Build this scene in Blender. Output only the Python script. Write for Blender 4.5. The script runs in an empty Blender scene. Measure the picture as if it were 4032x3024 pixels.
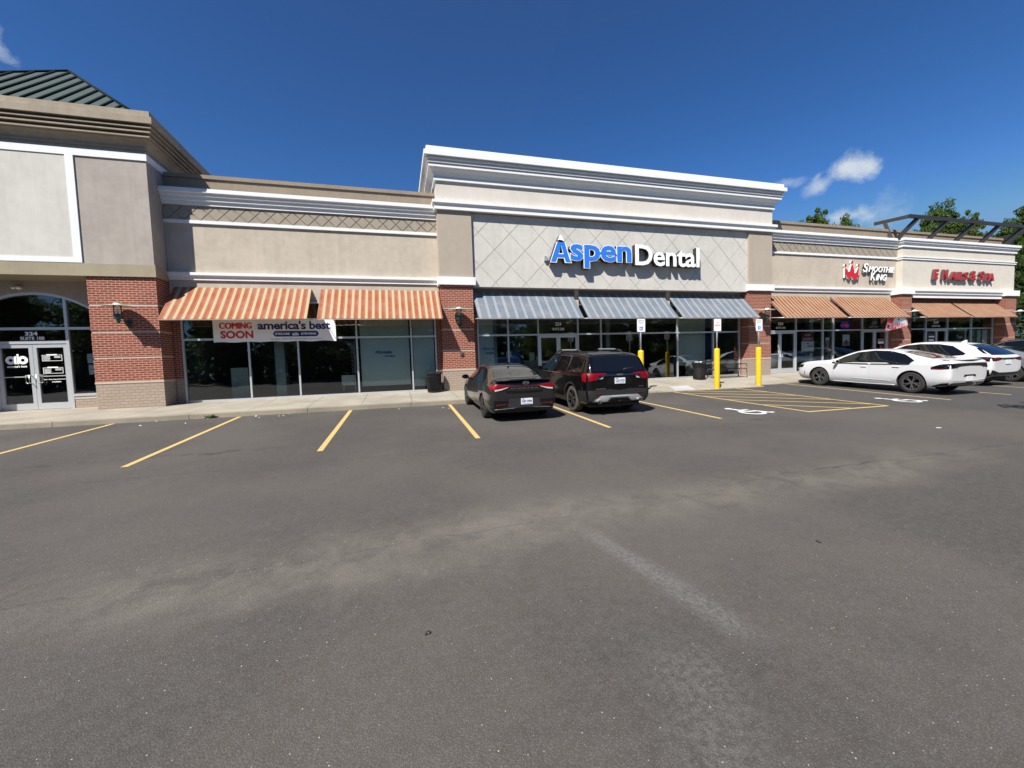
import bpy, bmesh, math, random
from mathutils import Vector, Matrix, noise
from mathutils.bvhtree import BVHTree
random.seed(7)
R = math.radians
scene = bpy.context.scene
COL = scene.collection

# ------------------------------------------------------------------ camera
cam_d = bpy.data.cameras.new("camera")
cam = bpy.data.objects.new("camera", cam_d)
COL.objects.link(cam)
YAW, PITCH, ROLL = 0.27315, -0.05627, -0.03290
fw = Vector((math.sin(YAW)*math.cos(PITCH), math.cos(YAW)*math.cos(PITCH), math.sin(PITCH)))
rt = Vector((math.cos(YAW), -math.sin(YAW), 0)); up = rt.cross(fw)
c_, s_ = math.cos(ROLL), math.sin(ROLL)
r2, u2 = c_*rt+s_*up, -s_*rt+c_*up
M = Matrix.Identity(4)
for i in range(3):
    M[i][0], M[i][1], M[i][2] = r2[i], u2[i], -fw[i]
M.translation = Vector((0, -16.96, 1.102))
cam.matrix_world = M
cam_d.sensor_width = 36.0
cam_d.lens = 36.0*1589.45/4032.0
cam_d.clip_start = 0.05
cam_d.clip_end = 2000
scene.camera = cam
scene.render.resolution_x, scene.render.resolution_y = 1024, 768

# ------------------------------------------------------------------ sun and sky
SUN_EL, SUN_AZ = R(50), math.atan2(-0.725, -0.689)      # azimuth clockwise from +Y
sd = Vector((math.sin(SUN_AZ)*math.cos(SUN_EL), math.cos(SUN_AZ)*math.cos(SUN_EL), math.sin(SUN_EL)))
sl = bpy.data.lights.new("sun", 'SUN'); sl.energy = 5.0; sl.angle = R(0.5); sl.color = (1.0, 0.955, 0.88)
so = bpy.data.objects.new("sun", sl); COL.objects.link(so)
so.rotation_euler = sd.to_track_quat('Z', 'Y').to_euler()
world = bpy.data.worlds.new("World"); scene.world = world; world.use_nodes = True
wn, wl = world.node_tree.nodes, world.node_tree.links
wn.clear()
wout = wn.new('ShaderNodeOutputWorld'); bg = wn.new('ShaderNodeBackground')
sky = wn.new('ShaderNodeTexSky'); sky.sky_type = 'NISHITA'; sky.sun_disc = False
sky.sun_elevation = SUN_EL; sky.sun_rotation = SUN_AZ
sky.altitude = 200; sky.air_density = 1.0; sky.dust_density = 0.35; sky.ozone_density = 3.5
bg.inputs['Strength'].default_value = 0.050
hs = wn.new('ShaderNodeHueSaturation'); hs.inputs['Saturation'].default_value = 1.36; hs.inputs['Value'].default_value = 1.0
wl.new(sky.outputs[0], hs.inputs['Color'])
tc = wn.new('ShaderNodeTexCoord')
def wmath(op, a, b=None, c=None):
    n = wn.new('ShaderNodeMath'); n.operation = op
    for i, v in enumerate((a, b, c)):
        if v is None: continue
        if isinstance(v, (int, float)): n.inputs[i].default_value = v
        else: wl.new(v, n.inputs[i])
    return n.outputs[0]
def wdot(v):
    n = wn.new('ShaderNodeVectorMath'); n.operation = 'DOT_PRODUCT'
    wl.new(tc.outputs['Generated'], n.inputs[0]); n.inputs[1].default_value = v
    return n.outputs['Value']
nz = wn.new('ShaderNodeTexNoise'); nz.inputs['Scale'].default_value = 17; nz.inputs['Detail'].default_value = 9; nz.inputs['Roughness'].default_value = 0.6
nz.inputs['Distortion'].default_value = 0.25
wl.new(tc.outputs['Generated'], nz.inputs['Vector'])
clouds = None
# direction, half width, half height, tilt, strength
for d, a, b, tilt, st in [((-.512, .722, .470), .060, .024, -.95, .95),
                          ((.7781, .5412, .319), .050, .034, -.1, 1.0), ((.7614, .573, .302), .036, .020, .5, .7),
                          ((.7222, .6136, .3192), .046, .013, .05, .5), ((.804, .5425, .2436), .056, .028, .05, 1.0),
                          ((.8186, .5154, .2456), .04, .04, .5, .35)]:
    d = Vector(d).normalized(); rr = d.cross(Vector((0, 0, 1))).normalized(); uu = rr.cross(d)
    ct, st_ = math.cos(tilt), math.sin(tilt)
    e1, e2 = (ct*rr+st_*uu)/a, (-st_*rr+ct*uu)/b
    x, y = wdot(e1), wdot(e2)
    r2_ = wmath('ADD', wmath('MULTIPLY', x, x), wmath('MULTIPLY', y, y))
    f = wmath('SUBTRACT', 1.0, wmath('SQRT', r2_))
    f = wmath('ADD', f, wmath('MULTIPLY_ADD', nz.outputs['Fac'], 2.9, -1.62))
    f = wmath('MULTIPLY', f, wmath('GREATER_THAN', wdot(d), .8))
    mr = wn.new('ShaderNodeMapRange'); mr.interpolation_type = 'SMOOTHSTEP'
    wl.new(f, mr.inputs['Value']); mr.inputs['From Min'].default_value = -.15; mr.inputs['From Max'].default_value = 1.05
    mr.inputs['To Max'].default_value = st
    clouds = mr.outputs[0] if clouds is None else wmath('MAXIMUM', clouds, mr.outputs[0])
mx = wn.new('ShaderNodeMix'); mx.data_type = 'RGBA'
sepc = wn.new('ShaderNodeSeparateColor'); comb_ = wn.new('ShaderNodeCombineColor'); wl.new(hs.outputs[0], sepc.inputs[0])
for i, pv_ in enumerate((.181, 1.02, 1.59)):      # deeper air: steeper blue from zenith to horizon
    wl.new(wmath('MINIMUM', wmath('MULTIPLY', wmath('POWER', wmath('DIVIDE', sepc.outputs[i], pv_), 1.4), pv_*.92), (1.9, 4.0, 7.2)[i]), comb_.inputs[i])
wl.new(clouds, mx.inputs[0]); wl.new(comb_.outputs[0], mx.inputs[6]); mx.inputs[7].default_value = (7.2, 8.0, 8.9, 1)
wl.new(mx.outputs[2], bg.inputs['Color']); wl.new(bg.outputs[0], wout.inputs[0])
scene.view_settings.view_transform = 'Standard'; scene.view_settings.look = 'None'
scene.view_settings.exposure = 0.82; scene.view_settings.gamma = 1.0

# ------------------------------------------------------------------ node helpers
class NT:
    def __init__(s, m):
        s.n, s.l = m.node_tree.nodes, m.node_tree.links
    def add(s, t, **kw):
        n = s.n.new(t)
        for k, v in kw.items(): setattr(n, k, v)
        return n
    def put(s, sock, v):
        if v is None: return
        if isinstance(v, (int, float)): sock.default_value = v
        elif isinstance(v, (tuple, list)): sock.default_value = tuple(v) if len(v) != 3 or sock.type != 'RGBA' else (*v, 1)
        else: s.l.new(v, sock)
    def math(s, op, a, b=None, c=None, clamp=False):
        n = s.add('ShaderNodeMath', operation=op, use_clamp=clamp)
        for i, v in enumerate((a, b, c)): s.put(n.inputs[i], v)
        return n.outputs[0]
    def noise(s, vec, scale, detail=4, rough=.55, dist=0):
        n = s.add('ShaderNodeTexNoise')
        s.put(n.inputs['Vector'], vec); n.inputs['Scale'].default_value = scale
        n.inputs['Detail'].default_value = detail; n.inputs['Roughness'].default_value = rough; n.inputs['Distortion'].default_value = dist
        return n.outputs['Fac']
    def mix(s, f, a, b):
        n = s.add('ShaderNodeMix', data_type='RGBA')
        s.put(n.inputs[0], f); s.put(n.inputs[6], a); s.put(n.inputs[7], b)
        return n.outputs[2]
    def smooth(s, v, a, b, t0=0, t1=1):
        n = s.add('ShaderNodeMapRange', interpolation_type='SMOOTHSTEP')
        s.put(n.inputs['Value'], v); n.inputs['From Min'].default_value = a; n.inputs['From Max'].default_value = b
        n.inputs['To Min'].default_value = t0; n.inputs['To Max'].default_value = t1
        return n.outputs[0]
    def bump(s, h, strength=.3, dist=.01):
        n = s.add('ShaderNodeBump'); s.put(n.inputs['Height'], h)
        n.inputs['Strength'].default_value = strength; n.inputs['Distance'].default_value = dist
        return n.outputs[0]
    def obj(s):
        return s.add('ShaderNodeTexCoord').outputs['Object']
    def geo(s):
        return s.add('ShaderNodeNewGeometry').outputs['Position']
    def xyz(s, v):
        n = s.add('ShaderNodeSeparateXYZ'); s.l.new(v, n.inputs[0]); return n.outputs
    def comb(s, x, y, z):
        n = s.add('ShaderNodeCombineXYZ')
        for i, v in enumerate((x, y, z)): s.put(n.inputs[i], v)
        return n.outputs[0]

def new_mat(name):
    m = bpy.data.materials.new(name); m.use_nodes = True
    b = m.node_tree.nodes['Principled BSDF']
    return m, b, NT(m)

def plain(name, col, rough=.6, metal=0, var=.08, scale=6, coat=0, spec=.5):
    m, b, t = new_mat(name)
    f = t.noise(t.obj(), scale, 5)
    lo = tuple(c*(1-var) for c in col); hi = tuple(min(1, c*(1+var)) for c in col)
    t.put(b.inputs['Base Color'], t.mix(f, lo, hi))
    b.inputs['Roughness'].default_value = rough; b.inputs['Metallic'].default_value = metal
    b.inputs['Coat Weight'].default_value = coat; b.inputs['Coat Roughness'].default_value = .03
    b.inputs['Specular IOR Level'].default_value = spec
    return m

def srgb(r, g, b):
    f = lambda c: (c/255/12.92) if c/255 <= .04045 else ((c/255+.055)/1.055)**2.4
    return (f(r), f(g), f(b))

def stucco(name, col, blot=.10):
    m, b, t = new_mat(name)
    p = t.obj()
    n1 = t.noise(p, .9, 5, .6); n2 = t.noise(p, 4.5, 4, .6); n3 = t.noise(p, 160, 2)
    sx = t.xyz(p)
    streak = t.noise(t.comb(t.math('MULTIPLY', sx[0], 5.0), t.math('MULTIPLY', sx[1], 5.0), t.math('MULTIPLY', sx[2], .35)), 1.0, 4, .65)
    f = t.math('MULTIPLY_ADD', n1, .45, t.math('MULTIPLY_ADD', n2, .3, t.math('MULTIPLY', streak, .25)))
    f = t.smooth(f, .36, .64)
    drip = t.math('MULTIPLY', t.smooth(t.noise(t.comb(t.math('MULTIPLY', sx[0], 9.0), t.math('MULTIPLY', sx[1], 9.0), t.math('MULTIPLY', sx[2], .5)), 1.0, 3, .6), .56, .72), .05)
    t.put(b.inputs['Base Color'], t.mix(drip, t.mix(f, tuple(c*(1-blot) for c in col), tuple(min(1, c*(1+blot)) for c in col)), tuple(c*.35 for c in col)))
    b.inputs['Roughness'].default_value = .95; b.inputs['Specular IOR Level'].default_value = .15
    t.put(b.inputs['Normal'], t.bump(n3, .5, .004))
    return m

def brick(name, c1, c2, mortar, bw=.2032, rh=.0620, ms=.0115):
    m, b, t = new_mat(name)
    g = t.geo(); s = t.xyz(g)
    v = t.comb(t.math('ADD', s[0], s[1]), s[2], 0)
    n = t.add('ShaderNodeTexBrick')
    t.put(n.inputs['Vector'], v)
    t.put(n.inputs['Color1'], c1); t.put(n.inputs['Color2'], c2); t.put(n.inputs['Mortar'], mortar)
    n.inputs['Scale'].default_value = 1; n.inputs['Mortar Size'].default_value = ms
    n.inputs['Mortar Smooth'].default_value = .1; n.inputs['Bias'].default_value = 0
    n.inputs['Brick Width'].default_value = bw+ms; n.inputs['Row Height'].default_value = rh+ms
    big = t.noise(g, 1.3, 4)
    col = t.mix(t.math('MULTIPLY', big, .35), n.outputs['Color'], t.mix(.5, n.outputs['Color'], (.12, .06, .045)))
    col = t.mix(t.math('MULTIPLY', t.noise(g, 60, 2), .25), col, (c1[0]*1.5, c1[1]*1.5, c1[2]*1.5))
    t.put(b.inputs['Base Color'], col); b.inputs['Roughness'].default_value = .9
    b.inputs['Specular IOR Level'].default_value = .2
    inv = t.math('SUBTRACT', 1.0, n.outputs['Fac'])
    t.put(b.inputs['Normal'], t.bump(inv, .8, .008))
    return m

def glass_mat(name, tint=(.80, .87, .84), refl=.14):
    m = bpy.data.materials.new(name); m.use_nodes = True
    t = NT(m); t.n.clear()
    out = t.add('ShaderNodeOutputMaterial'); mxs = t.add('ShaderNodeMixShader')
    tr = t.add('ShaderNodeBsdfTransparent'); tr.inputs[0].default_value = (*tint, 1)
    gl = t.add('ShaderNodeBsdfGlossy'); gl.inputs['Roughness'].default_value = .0
    gl.inputs['Color'].default_value = (.93, 1, .97, 1)
    # panes are never perfectly flat: broad gentle waviness in the reflection
    t.put(gl.inputs['Normal'], t.bump(t.noise(t.geo(), 1.1, 1), .05, .05))
    fr = t.add('ShaderNodeFresnel'); fr.inputs['IOR'].default_value = 1.5
    f = t.math('MULTIPLY_ADD', fr.outputs[0], 1.25, refl-.04, clamp=True)
    t.l.new(f, mxs.inputs[0]); t.l.new(tr.outputs[0], mxs.inputs[1]); t.l.new(gl.outputs[0], mxs.inputs[2])
    t.l.new(mxs.outputs[0], out.inputs[0])
    return m

def stripes(name, period, bands, base, phase=0.0, rough=.85):
    """woven awning cloth: bands = [(from, to, colour)] in fractions of the period, running down the slope"""
    m, b, t = new_mat(name)
    s = t.xyz(t.obj())
    u = t.math('FRACT', t.math('DIVIDE', t.math('ADD', s[0], phase+100*period), period))
    col = base
    for a, z, c in bands:
        f = t.math('MULTIPLY', t.math('GREATER_THAN', u, a), t.math('LESS_THAN', u, z))
        col = t.mix(f, col, c)
    n = t.noise(t.obj(), 2.2, 5, .6)
    col = t.mix(t.math('MULTIPLY', t.smooth(n, .35, .75), .22), col, (.45, .36, .30))
    t.put(b.inputs['Base Color'], col); b.inputs['Roughness'].default_value = rough
    b.inputs['Specular IOR Level'].default_value = .15
    t.put(b.inputs['Normal'], t.bump(t.noise(t.obj(), 300, 1), .25, .002))
    tl = t.add('ShaderNodeBsdfTranslucent'); t.put(tl.inputs[0], col); ms = t.add('ShaderNodeMixShader'); ms.inputs[0].default_value = .20
    o = t.n['Material Output']; t.l.new(b.outputs[0], ms.inputs[1]); t.l.new(tl.outputs[0], ms.inputs[2]); t.l.new(ms.outputs[0], o.inputs[0])
    return m

MT = {}
MT['tan'] = stucco('tan_stucco', (.435, .382, .312))
MT['tan2'] = stucco('tan_stucco_lattice', (.30, .262, .212), .08)
MT['parapet'] = stucco('taupe_parapet', (.25, .205, .155), .08)
MT['cream'] = stucco('pale_stucco', (.55, .51, .44), .05)
MT['taupe'] = stucco('taupe_stucco', (.345, .31, .275))
MT['ledge'] = stucco('olive_taupe_stucco', (.30, .26, .185), .08)
MT['greypanel'] = stucco('grey_panel_stucco', (.51, .49, .45), .07)
MT['greywall'] = stucco('warm_grey_stucco', (.54, .505, .455), .05)
MT['pier'] = stucco('grey_taupe_stucco', (.365, .315, .26), .05)
MT['towercornice'] = stucco('tower_cornice_stucco', (.31, .265, .205), .12)
MT['white'] = stucco('white_trim', (.70, .71, .71), .03)
MT['brick'] = brick('red_brick', (.250, .054, .036), (.135, .031, .025), (.40, .28, .205))
MT['brickbase'] = brick('beige_brick', (.34, .275, .22), (.30, .245, .195), (.25, .195, .155), .2032, .085, .010)
MT['stone'] = stucco('stone_band', (.46, .38, .31), .06)
MT['frame'] = plain('aluminium_frame', (.62, .64, .66), .35, .55, .05)
MT['glass'] = glass_mat('storefront_glass')
MT['glass_clear'] = glass_mat('lamp_glass', (.85, .88, .86), .05)
MT['soffit'] = plain('soffit_board_shade_tone', (.20, .17, .14), .9)  # board colour darkened for the shade under the overhanging panel
MT['dark_in'] = plain('dark_interior', (.055, .055, .055), .9)
MT['floor_in'] = plain('interior_floor', (.12, .11, .10), .5)
MT['wall_in'] = plain('interior_wall', (.24, .25, .24), .9)
MT['col_in'] = plain('interior_column_paint', (.42, .50, .50), .7)
MT['blind'] = plain('blind_cloth', (.78, .82, .78), .9, 0, .04)
MT['wpaint'] = plain('white_paint', (.80, .81, .80), .6, 0, .04)
MT['roofgreen'] = plain('green_metal_roof', (.040, .062, .056), .6, .1, .06, spec=.3)
MT['seam'] = plain('roof_seam_shadow_tone', (.012, .018, .018), .9, spec=.1)  # near-black colour takes in the shadow lying along each seam
MT['bronze'] = plain('dark_bronze_steel', (.035, .030, .026), .45, .2)
MT['black'] = plain('black_powdercoat', (.012, .012, .013), .35)
MT['greenmetal'] = plain('dark_green_lamp_metal', (.02, .07, .06), .35, .2)
MT['lampdisc'] = plain('pale_green_lamp_disc', (.55, .58, .50), .35, .0)
m_, b_, t_ = new_mat('yellow_bollard_sleeve'); s3 = t_.xyz(t_.obj())
n_a = t_.noise(t_.comb(t_.math('MULTIPLY', s3[0], 14), t_.math('MULTIPLY', s3[1], 14), t_.math('MULTIPLY', s3[2], 5)), 1.0, 5, .7)
low_ = t_.math('SUBTRACT', 1.0, t_.smooth(s3[2], .05, .75))
f_ = t_.math('ADD', t_.math('MULTIPLY', t_.smooth(n_a, .60, .68), .8), t_.math('MULTIPLY', t_.smooth(n_a, .46, .62), t_.math('MULTIPLY', low_, .7)), clamp=True)
t_.put(b_.inputs['Base Color'], t_.mix(t_.math('MULTIPLY', f_, .55), (.66, .42, .010), (.22, .15, .05))); b_.inputs['Roughness'].default_value = .5
MT['yellow'] = m_
MT['steel'] = plain('galvanised_steel', (.42, .44, .46), .45, .5)
MT['blueA'] = plain('blue_sign_face', (.028, .17, .62), .35, 0, .03)
MT['signwhite'] = plain('white_sign_face', (.86, .88, .88), .4, 0, .02)
MT['signblack'] = plain('dark_sign_return', (.03, .028, .028), .5)
MT['signred'] = plain('red_sign_face', (.52, .015, .025), .35, 0, .05)
MT['signred2'] = plain('dark_red_sign_face', (.38, .018, .024), .4, 0, .05)
MT['signgrey'] = plain('bronze_sign_return', (.075, .055, .05), .5)
MT['navy'] = plain('navy_ink', (.015, .025, .16), .6)
MT['red_ink'] = plain('red_ink', (.62, .03, .035), .6)
MT['grey_ink'] = plain('grey_ink', (.25, .26, .27), .6)
MT['vinyl'] = plain('white_window_vinyl', (.82, .84, .84), .7, 0, .02)
MT['banner'] = plain('banner_vinyl', (.88, .89, .90), .5, 0, .03)
MT['blue_ink'] = plain('bright_blue_ink', (.03, .10, .42), .6)
MT['leasered'] = plain('leasing_red', (.28, .02, .025), .5)
MT['pink_ink'] = plain('pink_ink', (.62, .30, .33), .6)
MT['green_ink'] = plain('green_ink', (.12, .20, .05), .6)
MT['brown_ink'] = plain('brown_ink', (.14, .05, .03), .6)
MT['bluewall'] = plain('navy_panel', (.012, .03, .16), .7)

ASH = srgb
MT['awnA'] = stripes('orange_cream_awning_cloth', .2435, [(.0, .62, (.36, .132, .062)), (.09, .44, (.30, .086, .052)), (.60, .64, (.18, .12, .055)), (.0, .02, (.18, .12, .055))], (.47, .36, .21))
MT['awnB'] = stripes('blue_grey_awning_cloth', .383, [(.0, .32, (.26, .305, .36)), (.04, .07, (.20, .245, .30)), (.13, .15, (.20, .25, .31)), (.21, .23, (.20, .25, .31)), (.28, .31, (.20, .245, .30)), (.355, .375, (.10, .125, .165)), (.96, .98, (.10, .125, .165))], (.150, .180, .210), -.03)
MT['awnC'] = stripes('terracotta_cream_awning_cloth', .2435, [(.0, .70, (.215, .082, .048)), (.0, .07, (.25, .105, .06)), (.63, .70, (.25, .105, .06))], (.44, .31, .18))

# ------------------------------------------------------------------ mesh helpers
def link(o, parent=None):
    COL.objects.link(o)
    if parent is not None: o.parent = parent
    return o
def tag(o, label=None, cat=None, group=None, kind=None):
    if label: o['label'] = label
    if cat: o['category'] = cat
    if group: o['group'] = group
    if kind: o['kind'] = kind
    return o
def thing(name, label, cat, loc=(0, 0, 0), rz=0, group=None):
    o = bpy.data.objects.new(name, None); o.empty_display_size = .2
    link(o); o.location = loc; o.rotation_euler = (0, 0, rz)
    return tag(o, label, cat, group)
def obj(name, bm, mats, parent=None, smooth=False, label=None, sharp=None, recalc=True):
    if recalc: bmesh.ops.recalc_face_normals(bm, faces=bm.faces)
    me = bpy.data.meshes.new(name); bm.to_mesh(me); bm.free()
    for m in (mats if isinstance(mats, (list, tuple)) else [mats]): me.materials.append(m)
    if smooth:
        for p in me.polygons: p.use_smooth = True
        if sharp: me.set_sharp_from_angle(angle=R(sharp))
    o = bpy.data.objects.new(name, me); link(o, parent)
    if parent is not None and parent.type == 'EMPTY' and any(abs(v) > 1e-9 for v in parent.location) and not parent.get('local'):
        pass
    if label: o['label'] = label
    return o
def B(): return bmesh.new()
def box(bm, x0, x1, y0, y1, z0, z1, mi=0):
    v = [bm.verts.new(p) for p in ((x0,y0,z0),(x1,y0,z0),(x1,y1,z0),(x0,y1,z0),(x0,y0,z1),(x1,y0,z1),(x1,y1,z1),(x0,y1,z1))]
    for f in ((0,3,2,1),(4,5,6,7),(0,1,5,4),(1,2,6,5),(2,3,7,6),(3,0,4,7)):
        bm.faces.new([v[i] for i in f]).material_index = mi
    return v
def bbox(bm, x0, x1, y0, y1, z0, z1, bev=.01, mi=0):
    t = B(); box(t, x0, x1, y0, y1, z0, z1)
    bmesh.ops.bevel(t, geom=t.edges[:], offset=bev, segments=2, affect='EDGES', profile=.6)
    merge(bm, t, mi)
def merge(bm, t, mi=0, mat=None):
    if mat is not None: bmesh.ops.transform(t, matrix=mat, verts=t.verts)
    mp = {v: bm.verts.new(v.co) for v in t.verts}
    for f in t.faces:
        try:
            n = bm.faces.new([mp[v] for v in f.verts]); n.material_index = mi if mi is not None else f.material_index; n.smooth = f.smooth
        except ValueError: pass
    t.free()
def prism_xz(bm, pts, y0, y1, mi=0):
    a = [bm.verts.new((x, y0, z)) for x, z in pts]; b = [bm.verts.new((x, y1, z)) for x, z in pts]
    n = len(pts)
    bm.faces.new(a).material_index = mi; bm.faces.new(b[::-1]).material_index = mi
    for i in range(n): bm.faces.new((a[i], b[i], b[(i+1) % n], a[(i+1) % n])).material_index = mi
def tube(bm, pts, r, seg=10, mi=0, cap=True):
    pts = [Vector(p) for p in pts]; rings = []
    rs = r if isinstance(r, (list, tuple)) else [r]*len(pts)
    for i, p in enumerate(pts):
        d = (pts[min(i+1, len(pts)-1)]-pts[max(i-1, 0)]).normalized()
        a = d.cross(Vector((0, 0, 1)))
        if a.length < .05: a = d.cross(Vector((0, 1, 0)))
        a.normalize(); b = d.cross(a)
        rings.append([bm.verts.new(p+rs[i]*(math.cos(2*math.pi*k/seg)*a+math.sin(2*math.pi*k/seg)*b)) for k in range(seg)])
    for i in range(len(rings)-1):
        for k in range(seg):
            f = bm.faces.new((rings[i][k], rings[i][(k+1) % seg], rings[i+1][(k+1) % seg], rings[i+1][k])); f.material_index = mi; f.smooth = True
    if cap:
        bm.faces.new(rings[0][::-1]).material_index = mi; bm.faces.new(rings[-1]).material_index = mi
def lathe(bm, prof, cx=0, cy=0, seg=24, mi=0, axis='z'):
    rings = []
    for r, z in prof:
        rings.append([bm.verts.new((cx+r*math.cos(2*math.pi*k/seg), cy+r*math.sin(2*math.pi*k/seg), z)) for k in range(seg)])
    for i in range(len(rings)-1):
        for k in range(seg):
            f = bm.faces.new((rings[i][k], rings[i][(k+1) % seg], rings[i+1][(k+1) % seg], rings[i+1][k])); f.material_index = mi; f.smooth = True
    if prof[0][0] > 1e-6: bm.faces.new(rings[0][::-1]).material_index = mi
    if prof[-1][0] > 1e-6: bm.faces.new(rings[-1]).material_index = mi
def sweep(bm, path, prof, mi=0):
    """profile (outward, z) along an open plan path; outward is to the right of travel"""
    P = [Vector((p[0], p[1])) for p in path]; rows = []
    for i, p in enumerate(P):
        ns = []
        if i > 0: d = (P[i]-P[i-1]).normalized(); ns.append(Vector((d.y, -d.x)))
        if i < len(P)-1: d = (P[i+1]-P[i]).normalized(); ns.append(Vector((d.y, -d.x)))
        n = ns[0] if len(ns) == 1 else (ns[0]+ns[1]).normalized()/max(.2, math.cos(ns[0].angle(ns[1])/2))
        rows.append([bm.verts.new((p.x+n.x*o, p.y+n.y*o, z)) for o, z in prof])
    for i in range(len(rows)-1):
        for k in range(len(prof)-1):
            bm.faces.new((rows[i][k], rows[i+1][k], rows[i+1][k+1], rows[i][k+1])).material_index = mi
    bm.faces.new(rows[0]).material_index = mi; bm.faces.new(rows[-1][::-1]).material_index = mi
def clip_poly(pts, x0, x1, z0, z1):
    def cut(ps, f, g):
        out = []
        for i in range(len(ps)):
            a, b = ps[i], ps[(i+1) % len(ps)]; fa, fb = f(a), f(b)
            if fa >= 0: out.append(a)
            if (fa >= 0) != (fb >= 0):
                t = fa/(fa-fb); out.append((a[0]+t*(b[0]-a[0]), a[1]+t*(b[1]-a[1])))
        return out
    for f in (lambda p: p[0]-x0, lambda p: x1-p[0], lambda p: p[1]-z0, lambda p: z1-p[1]):
        if len(pts) < 3: return []
        pts = cut(pts, f, None)
    return pts
def diamonds(bm, x0, x1, z0, z1, nx, nz, px, pz, gap, yf, yb):
    """diamond tiles standing proud of a recessed joint; (nx, nz) is one lattice node"""
    hx, hz = px/2, pz/2; g = gap/2*1.42
    i0 = int((x0-nx)/hx)-2; i1 = int((x1-nx)/hx)+2; j0 = int((z0-nz)/hz)-2; j1 = int((z1-nz)/hz)+2
    for i in range(i0, i1+1):
        for j in range(j0, j1+1):
            if (i+j) % 2 == 0: continue
            cx, cz = nx+i*hx, nz+j*hz
            p = clip_poly([(cx-hx+g, cz), (cx, cz-hz+g), (cx+hx-g, cz), (cx, cz+hz-g)], x0, x1, z0, z1)
            if len(p) >= 3:
                ar = abs(sum(p[k][0]*p[(k+1) % len(p)][1]-p[(k+1) % len(p)][0]*p[k][1] for k in range(len(p))))/2
                if ar > 1e-4: prism_xz(bm, p, yf, yb)

def text_bm(s, ext=.01, off=0.0, shear=0.0, res=3, spacing=1.0):
    cu = bpy.data.curves.new('t', 'FONT'); cu.body = s; cu.size = 1; cu.extrude = ext; cu.offset = off
    cu.shear = shear; cu.resolution_u = res; cu.space_character = spacing; cu.align_x = 'LEFT'
    o = bpy.data.objects.new('t', cu); COL.objects.link(o)
    dg = bpy.context.evaluated_depsgraph_get(); dg.update()
    me = bpy.data.meshes.new_from_object(o.evaluated_get(dg))
    bm = B(); bm.from_mesh(me)
    bpy.data.objects.remove(o); bpy.data.curves.remove(cu); bpy.data.meshes.remove(me)
    return bm
def fit_text(s, x0, x1, z0, z1, yf, depth, off=0, shear=0, spacing=1.0, ref=None):
    """lettering whose outline fills the box x0..x1, z0..z1 with its front at yf"""
    bm = text_bm(s, .5, off, shear, spacing=spacing)
    xs = [v.co.x for v in bm.verts]; ys = [v.co.y for v in bm.verts]
    if ref:   # take the box from plain lettering so that an outset copy grows round it
        rb = text_bm(s, .5, ref, shear, spacing=spacing); xs = [v.co.x for v in rb.verts]; ys = [v.co.y for v in rb.verts]; rb.free()
    ax, bx, ay, by = min(xs), max(xs), min(ys), max(ys)
    for v in bm.verts:
        x, y, z = v.co
        v.co = (x0+(x-ax)/(bx-ax)*(x1-x0), yf+(.5-z)*depth, z0+(y-ay)/(by-ay)*(z1-z0))
    return bm
def letters_of(bm):
    """split lettering into one bmesh per letter (islands whose x ranges overlap)"""
    bm.verts.index_update(); seen = set(); isl = []
    for v in bm.verts:
        if v.index in seen: continue
        st = [v]; seen.add(v.index); comp = []
        while st:
            a = st.pop(); comp.append(a)
            for e in a.link_edges:
                b = e.other_vert(a)
                if b.index not in seen: seen.add(b.index); st.append(b)
        isl.append(comp)
    rng = sorted(([min(v.co.x for v in c), max(v.co.x for v in c), [c]] for c in isl), key=lambda t: t[0])
    out = []
    for a, b, c in rng:
        if out and a < out[-1][1]-.3*(b-a) and min(b, out[-1][1])-a > .5*min(b-a, out[-1][1]-out[-1][0]):
            out[-1][1] = max(out[-1][1], b); out[-1][2] += c
        else: out.append([a, b, c])
    res = []
    for a, b, cs in out:
        nb = B(); mp = {}
        for c in cs:
            for v in c: mp[v] = nb.verts.new(v.co)
        fs = set(f for c in cs for v in c for f in v.link_faces)
        for f in fs:
            try: nb.faces.new([mp[v] for v in f.verts])
            except ValueError: pass
        res.append(nb)
    bm.free()
    return res

# ------------------------------------------------------------------ ground
def G(x, y):
    yy = max(-22.0, min(-1.0, y)); xx = max(-40.0, min(40.0, x))
    return -.15+.038*yy-.003*xx
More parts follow.
